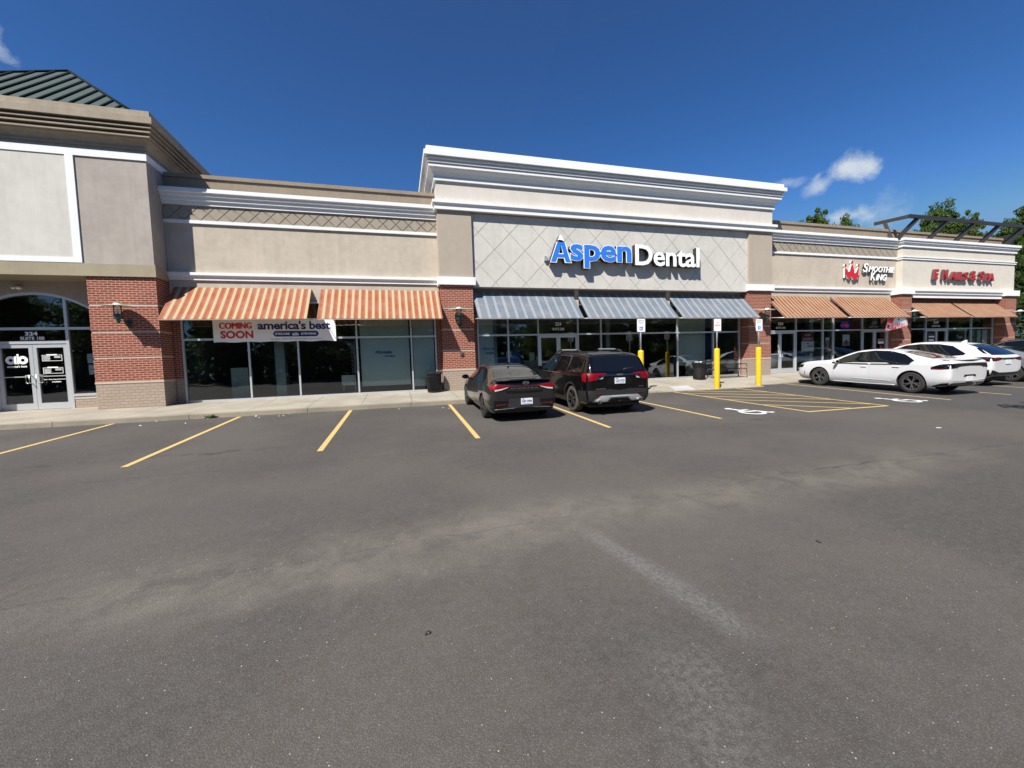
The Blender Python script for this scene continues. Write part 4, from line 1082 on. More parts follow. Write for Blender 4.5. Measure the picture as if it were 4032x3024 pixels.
# ------------------------------------------------------------------ writing on the glass
def vinyl(par, s, x0, x1, z0, z1, y=-.012, mat='vinyl', off=.02, shear=0): return text_obj(par, 'door_lettering', s, x0, x1, z0, z1, y, MT[mat], off, shear, 1.0, .001)
vinyl(T, '324', -11.83, -11.50, 2.475, 2.60, YS-.012, off=.03); vinyl(T, 'SUITE 100', -11.96, -11.33, 2.325, 2.44, YS-.012, off=.03)
vinyl(Bt, '324', 6.84, 7.13, 2.62, 2.78); vinyl(Bt, 'SUITE 200', 6.70, 7.27, 2.42, 2.53)
vinyl(C, '324', 19.55, 19.90, 2.55, 2.70); vinyl(C, 'SUITE 300', 19.40, 20.05, 2.36, 2.46)
vinyl(C, '324', 26.45, 26.85, 2.55, 2.70, mat='steel'); vinyl(C, 'SUITE 400', 26.30, 26.95, 2.36, 2.46, mat='steel')
vinyl(D, '324', 31.7, 32.15, 2.55, 2.72); vinyl(D, 'SUITE 500', 31.55, 32.3, 2.36, 2.46)
# doors of suite 100
b = B()
def ring_xz(b, cx, cz, ro, ri, y, n=28):
    pr_ = None
    for k in range(n+1):
        a = 2*math.pi*k/n; c = [b.verts.new((cx+ri*math.cos(a), y, cz+ri*math.sin(a))), b.verts.new((cx+ro*math.cos(a), y, cz+ro*math.sin(a)))]
        if pr_: b.faces.new((pr_[0], pr_[1], c[1], c[0]))
        pr_ = c
ring_xz(b, -12.265, 1.67, .135, .05, YS-.004); ring_xz(b, -11.955, 1.67, .135, .05, YS-.0045)
box(b, -12.17, -12.118, YS-.006, YS-.003, 1.545, 1.80); box(b, -12.102, -12.05, YS-.0065, YS-.0035, 1.545, 1.87)
obj('door_lettering', b, MT['vinyl'], T); text_obj(T, 'door_lettering', "america's best", -12.37, -11.86, 1.43, 1.50, YS-.004, MT['vinyl'], .03, 0, 1, .001)
b = B()
def box_outline(b, x0, x1, z0, z1, y, w=.012):
    box(b, x0, x1, y, y+.001, z1-w, z1); box(b, x0, x1, y, y+.001, z0, z0+w); box(b, x0, x0+w, y, y+.001, z0+w, z1-w); box(b, x1-w, x1, y, y+.001, z0+w, z1-w)
for z0 in (1.62, 1.20):
    box_outline(b, -11.45, -10.92, z0, z0+.20, YS-.004); box(b, -11.33, -11.05, YS-.0055, YS-.0045, z0+.185, z0+.225)
    for k in range(4): box(b, -11.42, -11.25+.02*(k % 2), YS-.004, YS-.003, z0+.03+.038*k, z0+.045+.038*k); box(b, -11.13, -10.96, YS-.004, YS-.003, z0+.03+.038*k, z0+.045+.038*k) if k > 1 else None
obj('opening_hours_panel', b, MT['vinyl'], T)
text_obj(T, 'door_lettering', 'Same Day Appointments', -11.46, -10.88, .98, 1.02, YS-.004, MT['vinyl'], .03, 0, 1, .001)
text_obj(T, 'door_lettering', 'Available', -11.25, -11.0, .90, .94, YS-.004, MT['vinyl'], .03, 0, 1, .001)
def poster(name, label, cat, x0, x1, z0, z1, y, mat, parts=(), texts=()):
    t = thing(name, label, cat)
    b = B(); box(b, x0, x1, y, y+.004, z0, z1); obj('sheet', b, mat, t)
    for a, c, d_, e, mm in parts: b = B(); box(b, a, c, y-.003, y-.001, d_, e); obj('printed_block', b, MT[mm], t)
    for s, a, c, d_, e, mm in texts: text_obj(t, 'lettering', s, a, c, d_, e, y-.006, MT[mm], .02, 0, 1, .001)
    return t
poster('notice', 'pale blue and white notice taped inside the sidelight, upper one', 'notice', -10.26, -9.85, 1.52, 1.86, YS+.03, MT['vinyl'], [(-10.26, -9.85, 1.83, 1.86, 'blue_ink'), (-10.2, -9.9, 1.66, 1.675, 'grey_ink'), (-10.2, -9.9, 1.71, 1.725, 'grey_ink')])
poster('notice', 'white notice taped inside the sidelight, lower one', 'notice', -10.24, -9.85, 1.12, 1.49, YS+.03, MT['vinyl'], [(-10.24, -9.85, 1.46, 1.49, 'blue_ink'), (-10.2, -9.9, 1.3, 1.315, 'grey_ink')])
poster('leasing_sign', 'red and white NOW LEASING sign in the window right of the suite 300 doors', 'sign', 21.23, 22.12, 1.02, 2.14, .03, MT['vinyl'], [(21.23, 22.12, 1.66, 2.14, 'leasered'), (21.23, 22.12, 1.02, 1.11, 'leasered'), (21.60, 21.76, 1.53, 1.58, 'navy')],
       [('NOW', 21.47, 21.88, 1.93, 2.07, 'vinyl'), ('LEASING', 21.32, 22.03, 1.72, 1.86, 'vinyl'), ('3312', 21.66, 22.03, 1.33, 1.46, 'navy')])
poster('menu_poster', 'tall menu poster with fruit pictures in the narrow window', 'poster', 22.98, 23.28, 1.05, 1.85, .05, MT['pink_ink'], [(22.98, 23.28, 1.70, 1.85, 'vinyl'), (22.92, 23.10, 1.42, 1.56, 'green_ink'), (22.90, 23.08, 1.24, 1.38, 'green_ink'), (22.94, 23.12, 1.10, 1.22, 'brown_ink')])
poster('offer_poster', 'white poster with a pink drink picture beside the suite 400 doors', 'poster', 24.28, 24.82, 1.36, 1.99, .05, MT['vinyl'], [(24.33, 24.77, 1.38, 1.62, 'pink_ink'), (24.5, 24.62, 1.45, 1.7, 'red_ink')])
poster('door_notice', 'pair of white notices on the right leaf of the suite 400 doors', 'notice', 26.95, 27.40, 1.42, 1.68, -.035, MT['vinyl'], [(26.97, 27.38, 1.55, 1.66, 'brown_ink')])
poster('hours_poster', 'dark poster with white lettering in the nail shop window', 'poster', 33.2, 34.9, .9, 2.1, .05, MT['signblack'], [(33.2, 35.0, 2.1, 2.2, 'vinyl'), (34.75, 34.9, .9, 2.1, 'vinyl'), (33.7, 34.5, 1.30, 1.36, 'vinyl'), (33.6, 34.6, 1.18, 1.24, 'vinyl'), (33.8, 34.4, 1.42, 1.48, 'vinyl')], [('Open', 33.95, 34.5, 1.55, 1.85, 'vinyl')])
poster('door_poster', 'black price list with white print on the nail shop door', 'poster', 31.15, 31.85, .9, 2.0, -.04, MT['signblack'], [(31.25, 31.75, 1.72, 1.80, 'vinyl'), (31.25, 31.7, 1.5, 1.6, 'vinyl'), (31.3, 31.7, 1.25, 1.4, 'vinyl'), (31.22, 31.7, 1.05, 1.15, 'vinyl')])
poster('window_decal', 'green treatment picture in the right nail shop window', 'poster', 35.3, 37.2, .9, 2.15, .05, MT['green_ink'], [(35.4, 35.7, 1.7, 2.1, 'col_in'), (35.45, 35.75, 1.3, 1.6, 'col_in'), (35.95, 36.3, .95, 2.14, 'blind'), (36.5, 36.95, .95, 2.14, 'blind')])
t = thing('neon_sign', 'red OPEN neon sign with a blue oval ring above the drink poster', 'neon sign')
def emis(name, c, s):
    m = bpy.data.materials.new(name); m.use_nodes = True; b_ = m.node_tree.nodes['Principled BSDF']; b_.inputs['Base Color'].default_value = (*c, 1)
    b_.inputs['Emission Color'].default_value = (*c, 1); b_.inputs['Emission Strength'].default_value = s; return m
b = B(); tube(b, [(24.46+.30*math.cos(2*math.pi*k/28), .06, 2.51+.15*math.sin(2*math.pi*k/28)) for k in range(29)], .014, 6, cap=False); obj('ring', b, emis('blue_neon', (.05, .06, .8), .4), t)
text_obj(t, 'lettering', 'OPEN', 24.27, 24.66, 2.45, 2.57, .055, emis('red_neon', (.9, .05, .03), .45), .0)
# roller blinds and lettering in the windows of the left shop
for x0, x1, z0, lb in ((-1.40, .47, .33, 'white roller blind lettered Affordable always behind the left shop glass'), (.62, 1.47, .24, 'narrow white roller blind beside the waste bin')):
    t = thing('roller_blind', lb, 'blind'); b = B(); n = 16; pr_ = None
    for i in range(n+1):
        x = x0+(x1-x0)*i/n; c = [b.verts.new((x, .105+.006*math.sin(i*1.4), z0)), b.verts.new((x, .10, 3.4))]
        if pr_: b.faces.new((pr_[0], c[0], c[1], pr_[1]))
        pr_ = c
    obj('blind_cloth', b, MT['blind'], t, smooth=True)
    b = B(); box(b, x0, x1, .09, .12, z0-.03, z0); obj('bottom_bar', b, MT['wpaint'], t)
    if x0 < 0:
        text_obj(t, 'lettering', 'Affordable', -.86, -.22, 1.58, 1.71, .085, MT['blue_ink'], .015); text_obj(t, 'lettering', 'always.', -.52, -.08, 1.42, 1.53, .085, MT['blue_ink'], .01, .2)
t = thing('roller_blind', 'white blind lettered Walk-ins Are Convenient behind the left dental window', 'blind')
b = B(); box(b, 3.38, 4.02, .10, .105, .05, 3.4); obj('blind_cloth', b, MT['blind'], t)
text_obj(t, 'lettering', 'Walk-ins Are', 3.50, 4.02, 1.62, 1.74, .09, MT['blue_ink'], .012)
text_obj(t, 'lettering', 'Convenient', 3.62, 4.02, 1.44, 1.56, .09, MT['blue_ink'], .012)
t = thing('roller_blind', 'pale blind behind the dental window left of the angled navy panel', 'blind')
b = B(); box(b, 13.45, 15.2, .35, .355, .6, 3.4); obj('blind_cloth', b, MT['blind'], t)
# shop fittings seen through the left shop's glass
t = thing('wall_board', 'blue picture board inside the dental shop left of its doors', 'picture board'); b = B(); box(b, 5.25, 5.75, 1.9, 1.93, .75, 1.65); obj('panel', b, MT['blue_ink'], t); b = B(); box(b, 5.35, 5.62, 1.88, 1.899, .85, 1.2); obj('picture', b, MT['navy'], t)
t = thing('wall_notice', 'beige paper notice inside the dental shop left of its doors', 'notice'); b = B(); box(b, 4.78, 5.02, .9, .904, 1.30, 1.56); obj('sheet', b, MT['banner'], t)
t = thing('counter_card', 'large white card standing on the reception desk behind the doors', 'card'); b = B(); box(b, 6.45, 6.72, 2.6, 2.62, 1.12, 1.52); obj('card', b, MT['vinyl'], t)
t = thing('counter_card', 'small white card standing on the reception desk behind the doors', 'card'); b = B(); box(b, 6.80, 7.0, 2.6, 2.62, 1.12, 1.32); obj('card', b, MT['vinyl'], t)
t = thing('reception_desk', 'beige reception desk inside behind the double doors of suite 200', 'desk'); b = B(); bbox(b, 6.1, 9.2, 2.5, 3.1, 0, 1.06, .01); obj('front', b, MT['tan'], t); b = B(); bbox(b, 6.05, 9.25, 2.45, 3.15, 1.065, 1.11, .008); obj('worktop', b, MT['wpaint'], t)
t = thing('office_chair', 'blue chair inside the dental shop behind the double doors', 'chair'); b = B(); bbox(b, 7.35, 7.8, 1.6, 2.05, .44, .52, .02); obj('seat', b, MT['blue_ink'], t); b = B(); bbox(b, 7.35, 7.8, 2.05, 2.10, .50, 1.0, .02); obj('backrest', b, MT['blue_ink'], t)
for px_, py_ in ((7.38, 1.63), (7.77, 1.63), (7.38, 2.02), (7.77, 2.02)): b = B(); tube(b, [(px_, py_, 0), (px_, py_, .44)], .015, 6); obj('leg', b, MT['frame'], t)
t = thing('storage_cabinet', 'pale cabinet inside the left shop beside the blind', 'cabinet'); b = B(); bbox(b, -2.2, -1.66, .45, .9, .35, .76, .01); obj('carcass', b, MT['wpaint'], t)
b = B(); [tube(b, [(x, y, 0), (x, y, .36)], .02, 6) for x in (-2.15, -1.7) for y in (.5, .85)]; obj('legs', b, MT['frame'], t)
t = thing('display_rack', 'white wire display rack inside the left shop', 'display rack'); b = B()
for k in range(16): box(b, -1.80, -1.64, .5, .62, .85+.08*k, .862+.08*k)
tube(b, [(-1.66, .6, .76), (-1.66, .6, 2.15)], .02, 6); obj('rack', b, MT['wpaint'], t)
t = thing('storage_cabinet', 'grey blue cabinet deep inside the left shop near the tower', 'cabinet'); b = B(); bbox(b, -6.3, -5.7, 1.2, 1.8, 0, 1.2, .01); obj('carcass', b, MT['col_in'], t)
# small box on the brick pier
b = B(); bbox(b, 2.47, 2.59, -.52, -.47, 1.40, 1.54, .008); box(b, 2.50, 2.56, -.525, -.519, 1.43, 1.51); tag(obj('outlet_box', b, MT['signgrey']), 'small grey electrical outlet box on the brick pier behind the dark sedan', 'outlet box')

# ------------------------------------------------------------------ steel frame on the end shop's roof
t = thing('roof_frame', 'dark steel pergola frame leaning out over the pale end shop', 'roof frame')
def beam(b, a, c, w=.11, h=.19):
    a, c = Vector(a), Vector(c); d = (c-a).normalized(); sx_ = d.cross(Vector((0, 0, 1)))
    if sx_.length < .1: sx_ = Vector((1, 0, 0))
    sx_.normalize(); u = sx_.cross(d).normalized()
    v = [b.verts.new(p+i*sx_*w/2+j*u*h/2) for p in (a, c) for i, j in ((-1, -1), (1, -1), (1, 1), (-1, 1))]
    for f in ((0, 1, 2, 3), (7, 6, 5, 4), (0, 4, 5, 1), (1, 5, 6, 2), (2, 6, 7, 3), (3, 7, 4, 0)): b.faces.new([v[i] for i in f])
b = B(); beam(b, (28.15, -.70, 8.55), (40.6, -.70, 8.55)); obj('beam', b, MT['bronze'], t)
b = B(); beam(b, (28.2, -.64, 8.548), (27.70, .75, 8.548), .12, .185); obj('beam', b, MT['bronze'], t)
b = B(); beam(b, (40.55, -.64, 8.548), (40.7, 1.4, 8.548), .12, .185); obj('beam', b, MT['bronze'], t)
for x in (28.10, 30.6, 33.0, 35.35, 37.7): b = B(); beam(b, (x-.08, -.16, 7.35), (x+.80, -.66, 8.47), .16, .20); obj('strut', b, MT['bronze'], t)
b = B(); beam(b, (28.02, .02, 7.35), (27.86, .30, 8.47), .14, .18); obj('strut', b, MT['bronze'], t)
b = B(); beam(b, (38.45, .10, 7.35), (40.6, .5, 8.47), .16, .18); obj('strut', b, MT['bronze'], t)
# ------------------------------------------------------------------ cars
def carpaint(name, col, metal=.0, rough=.32, coat=1.0, flake=False):
    m, b, t = new_mat(name)
    t.put(b.inputs['Base Color'], t.mix(t.noise(t.obj(), 3, 2), tuple(c*.96 for c in col), tuple(min(1, c*1.04) for c in col)))
    b.inputs['Metallic'].default_value = metal; b.inputs['Roughness'].default_value = rough; b.inputs['Specular IOR Level'].default_value = .12
    b.inputs['Coat Weight'].default_value = coat; b.inputs['Coat Roughness'].default_value = .025
    return m
P_DARK = carpaint('dark_metallic_grey_paint', (.034, .034, .037), .7, .33)
P_BLACK = carpaint('black_paint', (.0025, .0025, .003), 0, .3, .62)
P_WHITE = carpaint('white_paint_car', (.54, .545, .56), 0, .35, .8)
P_SILVER = carpaint('silver_paint', (.36, .38, .40), .7, .35)
CARGLASS = plain('car_window_glass', (.004, .005, .005), .03, 0, 0, coat=.6, spec=.3)
CARGLASS2 = plain('car_rear_glass', (.004, .005, .006), .03, 0, 0, coat=.6, spec=.3)
PLASTIC = plain('black_plastic_trim', (.018, .018, .019), .55)
GLOSSBLK = plain('gloss_black_trim', (.004, .004, .005), .08, 0, 0, coat=.4, spec=.3)
TYRE = plain('tyre_rubber', (.020, .018, .017), .85, 0, .2)
TYRE2 = plain('dusty_tyre_rubber', (.055, .048, .040), .9, 0, .3)
RIMD = plain('dark_alloy', (.22, .22, .23), .3, .8)
RIMB = plain('black_alloy', (.05, .05, .052), .25, .5)
CHROME = plain('bright_chrome', (.75, .76, .78), .12, 1)
SATIN = plain('satin_silver_trim', (.40, .41, .42), .4, .5)
def lampmat(name, c, em=0):
    m, b, t = new_mat(name)
    v = t.xyz(t.obj()); st = t.math('FRACT', t.math('MULTIPLY', v[0], 22))
    t.put(b.inputs['Base Color'], t.mix(t.math('GREATER_THAN', st, .5), c, tuple(k*.85 for k in c))); b.inputs['Roughness'].default_value = .12
    b.inputs['Coat Weight'].default_value = .25; b.inputs['Specular IOR Level'].default_value = .2; b.inputs['Roughness'].default_value = .3
    return m
TAILRED = lampmat('tail_lamp_red', (.20, .003, .007)); TAILDK = plain('tail_lamp_dark', (.07, .004, .007), .1, 0, .1, coat=1); LENSW = lampmat('clear_lamp_lens', (.50, .50, .50))
PLATE = plain('licence_plate', (.66, .69, .70), .45, 0, .03)

class Car:
    """lofted shell: stations along y (forward), each (y, zb, wb, wm, zm, ws, zs, wr, zr, zt)"""
    def __init__(s, name, label, L, stations, paint, wheels, arch=.06, rc=.25, group=None):
        s.t = thing(name, label, 'car', group=group); s.paint = paint
        bm = B(); rows = []
        for (y, zb, wb, wm, zm, ws, zs, wr, zr, zt) in stations:
            half = [(0, zb), (wb*.6, zb), (wb, zb+.03), (wm, zm*.45+zb*.55), (wm, zm), (ws, zs), (wr, zr), (wr*.72, zt-.012), (0, zt)]
            ring = [(x, z) for x, z in half]+[(-x, z) for x, z in half[-2:0:-1]]
            rows.append([bm.verts.new((x, y, z)) for x, z in ring])
        n = len(rows[0])
        cr = bm.edges.layers.float.new('crease_edge')
        for i in range(len(rows)-1):
            for k in range(n): bm.faces.new((rows[i][k], rows[i][(k+1) % n], rows[i+1][(k+1) % n], rows[i+1][k]))
        for rr in (rows[0], rows[-1]):
            H = n//2
            for k in range(H):
                a, b_, c, d = rr[k], rr[k+1], rr[(n-k-1) % n], rr[(n-k) % n]
                q = []
                for v in (a, b_, c, d):
                    if v not in q: q.append(v)
                if len(q) >= 3: bm.faces.new(q)
        bmesh.ops.recalc_face_normals(bm, faces=bm.faces)
        for row_i in range(len(rows)-1):
            for k, w in ((2, .6), (n-2, .6), (5, .62), (n-5, .62), (6, rc), (n-6, rc)):
                e = bm.edges.get((rows[row_i][k], rows[row_i+1][k]))
                if e: e[cr] = w
        for rr in (rows[0], rows[-1]):
            for k in range(n):
                e = bm.edges.get((rr[k], rr[(k+1) % n]))
                if e: e[cr] = .6
        me = bpy.data.meshes.new('body'); bm.to_mesh(me); bm.free(); me.materials.append(paint); me.materials.append(PLASTIC)
        o = bpy.data.objects.new('body', me); COL.objects.link(o)
        md = o.modifiers.new('s', 'SUBSURF'); md.levels = 3; md.render_levels = 3
        dg = bpy.context.evaluated_depsgraph_get(); dg.update()
        m1 = bpy.data.meshes.new_from_object(o.evaluated_get(dg))
        bb = B(); bb.from_mesh(m1); s.bvh = BVHTree.FromBMesh(bb); bb.free()
        o.modifiers.clear(); o.data = m1
        # wheel arches
        cb_ = B()
        for (y, zc, r, w, track) in wheels:
            for sx_ in (-1, 1):
                n_ = 40; x0, x1 = sx_*(track-.29), sx_*(track+.3)
                a = [cb_.verts.new((x0, y+(r+arch)*math.cos(2*math.pi*k/n_), zc+(r+arch)*math.sin(2*math.pi*k/n_))) for k in range(n_)]
                c = [cb_.verts.new((x1, v.co.y, v.co.z)) for v in a]
                cb_.faces.new(a); cb_.faces.new(c[::-1])
                for k in range(n_): cb_.faces.new((a[k], c[k], c[(k+1) % n_], a[(k+1) % n_]))
        bmesh.ops.recalc_face_normals(cb_, faces=cb_.faces)
        for f in cb_.faces: f.material_index = 1
        cme = bpy.data.meshes.new('c'); cb_.to_mesh(cme); cb_.free(); cme.materials.append(paint); cme.materials.append(PLASTIC)
        co = bpy.data.objects.new('c', cme); COL.objects.link(co)
        md = o.modifiers.new('b', 'BOOLEAN'); md.operation = 'DIFFERENCE'; md.object = co; md.solver = 'EXACT'
        dg.update(); dg = bpy.context.evaluated_depsgraph_get()
        m2 = bpy.data.meshes.new_from_object(o.evaluated_get(dg)); o.modifiers.clear(); o.data = m2; m2.name = 'body'
        bpy.data.objects.remove(co)
        for p in m2.polygons: p.use_smooth = True
        m2.set_sharp_from_angle(angle=R(35))
        o.parent = s.t; s.body = o
        s.wheels = wheels
    def hit(s, o, d):
        r = s.bvh.ray_cast(Vector(o), Vector(d)); return r[0], r[1]
    def patch(s, name, top, bot, mode, mat, off=.006, parent=None, nu=16, nv=5, mirror=False, sx_=1, label=None):
        """panel between two polylines, projected on the shell. mode: 'side' pts (y,z), 'rear'/'front' pts (x,z), 'top' pts (x,y)"""
        def along(pl, u):
            f = u*(len(pl)-1); i = min(int(f), len(pl)-2); g = f-i
            return (pl[i][0]*(1-g)+pl[i+1][0]*g, pl[i][1]*(1-g)+pl[i+1][1]*g)
        nu = max(nu, (len(top)-1)*3)
        nu = (nu//(len(top)-1))*(len(top)-1) if (len(top) == len(bot)) else nu
        b = B(); rows = []; last = None
        for j in range(nv+1):
            row = []
            for i in range(nu+1):
                a, c = along(top, i/nu), along(bot, i/nu); p = (a[0]*(1-j/nv)+c[0]*j/nv, a[1]*(1-j/nv)+c[1]*j/nv)
                if mode == 'side': h, n = s.hit((sx_*3, p[0], p[1]), (-sx_, 0, 0)); pos = None if h is None else h+Vector((sx_*off, 0, 0)) if True else 0
                elif mode == 'rear': h, n = s.hit((sx_*p[0], -5, p[1]), (0, 1, 0)); pos = None if h is None else h+Vector((0, -off, 0))
                elif mode == 'front': h, n = s.hit((sx_*p[0], 5, p[1]), (0, -1, 0)); pos = None if h is None else h+Vector((0, off, 0))
                else: h, n = s.hit((sx_*p[0], p[1], 4), (0, 0, -1)); pos = None if h is None else h+Vector((0, 0, off))
                if pos is not None and n is not None:
                    nn = n if (n.dot(Vector(((sx_ if mode == 'side' else 0), {'rear': -1, 'front': 1}.get(mode, 0), 1 if mode == 'top' else 0))) > 0) else -n
                    pos = h+nn*off
                row.append(None if pos is None else b.verts.new(pos))
            rows.append(row)
        for j in range(nv):
            for i in range(nu):
                q = (rows[j][i], rows[j][i+1], rows[j+1][i+1], rows[j+1][i])
                if all(v is not None for v in q): b.faces.new(q)
        bmesh.ops.remove_doubles(b, verts=b.verts, dist=1e-5)
        bmesh.ops.recalc_face_normals(b, faces=b.faces)
        r = obj(name, b, mat, parent or s.t, smooth=True, sharp=50, label=label, recalc=False)
        if mirror: s.patch(name, top, bot, mode, mat, off, parent, nu, nv, False, -sx_, label)
        return r
    def seam(s, pts, mode='side', w=.007, mirror=True, mat=None, name='panel_gap', off=.0015):
        for i, sg in enumerate((1, -1) if mirror else (1,)):
            b = B(); res = []
            for k in range(len(pts)-1):
                n_ = 8
                for j in range(n_+(k == len(pts)-2)):
                    u = j/n_; p = (pts[k][0]*(1-u)+pts[k+1][0]*u, pts[k][1]*(1-u)+pts[k+1][1]*u)
                    if mode == 'side': h, n = s.hit((sg*3, p[0], p[1]), (-sg, 0, 0))
                    elif mode == 'rear': h, n = s.hit((sg*p[0], -5, p[1]), (0, 1, 0))
                    else: h, n = s.hit((sg*p[0], p[1], 4), (0, 0, -1))
                    if h is not None: res.append(h)
            if len(res) > 1: tube(b, res, w*.5, 5); obj(name, b, mat or PLASTIC, s.t, smooth=True)
            else: b.free()
    def wheel(s, spokes, rim, tyre, r, w, split=True, hubz=.0):
        for (y, zc, rr, ww, track) in s.wheels:
            for sg in (-1, 1):
                xo = sg*track; dirx = -sg
                tb = B(); prof = [(rr-.115, 0.012), (rr-.045, .0), (rr-.012, .02), (rr, .05), (rr, ww-.05), (rr-.015, ww-.02), (rr-.115, ww)]
                seg = 44; rings = []
                for pr, px in prof: rings.append([tb.verts.new((xo+dirx*px, y+pr*math.cos(2*math.pi*k/seg), zc+pr*math.sin(2*math.pi*k/seg))) for k in range(seg)])
                for i in range(len(rings)-1):
                    for k in range(seg): tb.faces.new((rings[i][k], rings[i][(k+1) % seg], rings[i+1][(k+1) % seg], rings[i+1][k]))
                wh = obj('wheel', tb, tyre, s.t, smooth=True, sharp=50)
                rb_ = B(); R0 = rr-.115
                rings = []
                for pr, px in ((R0+.004, .008), (R0-.018, .012), (R0-.022, .05), (R0-.03, .16), (0, .17)):
                    rings.append([rb_.verts.new((xo+dirx*px, y+pr*math.cos(2*math.pi*k/seg), zc+pr*math.sin(2*math.pi*k/seg))) for k in range(seg)])
                for i in range(len(rings)-1):
                    for k in range(seg):
                        try: rb_.faces.new((rings[i][k], rings[i][(k+1) % seg], rings[i+1][(k+1) % seg], rings[i+1][k])).material_index = 0 if i < 2 else 1
                        except ValueError: pass
                for k in range(spokes):
                    a = 2*math.pi*(k+.5)/spokes+.2
                    for da in ((-.13, .13) if split else (0,)):
                        th, w0 = a+da, (.016 if split else .028)
                        ca, sa = math.cos(a), math.sin(a); cb2, sb2 = math.cos(th), math.sin(th)
                        p0 = Vector((xo+dirx*.035, y+.05*ca, zc+.05*sa)); p1 = Vector((xo+dirx*.022, y+R0*.55*cb2, zc+R0*.55*sb2)); p2 = Vector((xo+dirx*.014, y+(R0-.015)*math.cos(th+(da*.5)), zc+(R0-.015)*math.sin(th+(da*.5))))
                        tube(rb_, [p0, p1, p2], [w0*1.3, w0, w0], 5, 0)
                hb_ = [(xo+dirx*.015, y, zc)]
                rm_ = obj('rim', rb_, [rim, GLOSSBLK], wh, smooth=True, sharp=40)
                n_ = 16; hb2 = B(); c0 = [hb2.verts.new((xo+dirx*.018, y+.055*math.cos(2*math.pi*k/n_), zc+.055*math.sin(2*math.pi*k/n_))) for k in range(n_)]; hb2.faces.new(c0); obj('hub_cap', hb2, rim, wh, recalc=False)
    def mirror(s, y, z, x, mat, parent=None):
        for sg in (-1, 1):
            b = B(); bmesh.ops.create_icosphere(b, subdivisions=3, radius=1, matrix=Matrix.Translation((sg*(x+.11), y, z)) @ Matrix.Diagonal((.115, .065, .075, 1)))
            for v in b.verts:
                if v.co.y < y-.02: v.co.y = y-.02
            tube(b, [(sg*(x-.06), y+.03, z-.06), (sg*(x+.06), y+.01, z-.03)], .022, 6)
            m_ = obj('door_mirror', b, mat, s.t, smooth=True, sharp=45)
            b = B(); n_ = 14; b.faces.new([b.verts.new((sg*(x+.11)+.09*math.cos(2*math.pi*k/n_), y-.0225, z+.055*math.sin(2*math.pi*k/n_))) for k in range(n_)]); obj('mirror_glass', b, CARGLASS2, m_, recalc=False)
    def handle(s, y, z, mat, w=.10):
        for sg in (-1, 1):
            h, n = s.hit((sg*3, y, z), (-sg, 0, 0))
            if h is None: continue
            b = B(); bbox(b, h.x-.012, h.x+.022 if sg > 0 else h.x+.012, y-w, y+w, z-.014, z+.014, .006) if sg > 0 else bbox(b, h.x-.022, h.x+.012, y-w, y+w, z-.014, z+.014, .006)
            d = obj('door_handle', b, mat, s.t)
            b = B(); box(b, min(h.x, h.x+sg*.004), max(h.x, h.x+sg*.004), y-w*.8, y+w*.6, z-.034, z-.016); obj('handle_recess', b, PLASTIC, d)
    def plate(s, x, z, text, tilt=0.0, y=None, w=.305, h=.155):
        hh, n = s.hit((x, -5, z), (0, 1, 0)); y = (hh.y-.02) if y is None else y
        b = B(); rounded_plate(b, x-w/2, x+w/2, z-h/2, z+h/2, y, y+.012, .012); p = obj('licence_plate', b, PLATE, s.t)
        if text:
            text_obj(p, 'plate_lettering', text, x-w*.42, x+w*.42, z-h*.18, z+h*.22, y-.003, MT['navy'], .015)
            b = B(); box(b, x-w*.40, x+w*.40, y-.002, y-.001, z-h*.42, z-h*.36); box(b, x-w*.42, x-w*.2, y-.002, y-.001, z+h*.32, z+h*.42); obj('plate_band', b, MT['blue_ink'], p)
        return p
    def rear_text(s, txt, x0, x1, z0, z1, mat, off=.02, name='badge', lift=.010, spacing=1.0):
        b = fit_text(txt, x0, x1, z0, z1, 0, .006, off, 0, spacing)
        for v in b.verts:
            h, n = s.hit((v.co.x, -5, v.co.z), (0, 1, 0)); dy = v.co.y
            v.co.y = (h.y if h else 0)-lift+dy
        return obj(name, b, mat, s.t)
    def put(s, x, y, scale=1.0, yaw=0.0, dz=0.0):
        s.t.location = (x, y, G(x, y)+dz); s.t.rotation_euler = (math.atan(.038), 0, yaw); s.t.scale = (scale,)*3

# station columns:  y, zb, wb, wm, zm, ws, zs, wr, zr, zt
# ---- dark compact sedan (length 4.68, width 1.825, height 1.42)
st = [(-2.31, .36, .62, .74, .62, .74, .84, .66, .93, .94), (-2.28, .24, .76, .86, .60, .84, .86, .76, 1.01, 1.035), (-2.10, .20, .80, .90, .60, .87, .88, .72, 1.035, 1.055), (-1.80, .19, .82, .91, .62, .885, .92, .66, 1.06, 1.08),
      (-1.40, .18, .82, .912, .63, .885, .93, .60, 1.20, 1.215), (-.90, .17, .82, .912, .62, .885, .925, .575, 1.345, 1.365), (-.30, .17, .82, .91, .62, .885, .92, .58, 1.395, 1.425), (.30, .17, .82, .91, .62, .885, .91, .58, 1.375, 1.41),
      (.80, .17, .82, .91, .62, .88, .90, .60, 1.22, 1.26), (1.25, .18, .82, .905, .62, .87, .88, .66, .99, 1.03), (1.7, .19, .80, .90, .60, .83, .83, .62, .90, .92), (2.1, .20, .74, .86, .56, .76, .74, .56, .79, .81), (2.32, .24, .60, .70, .50, .62, .64, .48, .69, .70), (2.36, .32, .5, .6, .48, .55, .58, .44, .62, .63)]
W_E = [(-1.36, .325, .325, .215, .895), (1.36, .325, .325, .215, .895)]
e = Car('parked_car', 'dark grey compact sedan seen from behind, nearest the left brick pier', 4.68, st, P_DARK, W_E, .045)
e.wheel(5, RIMB, TYRE, .325, .215)
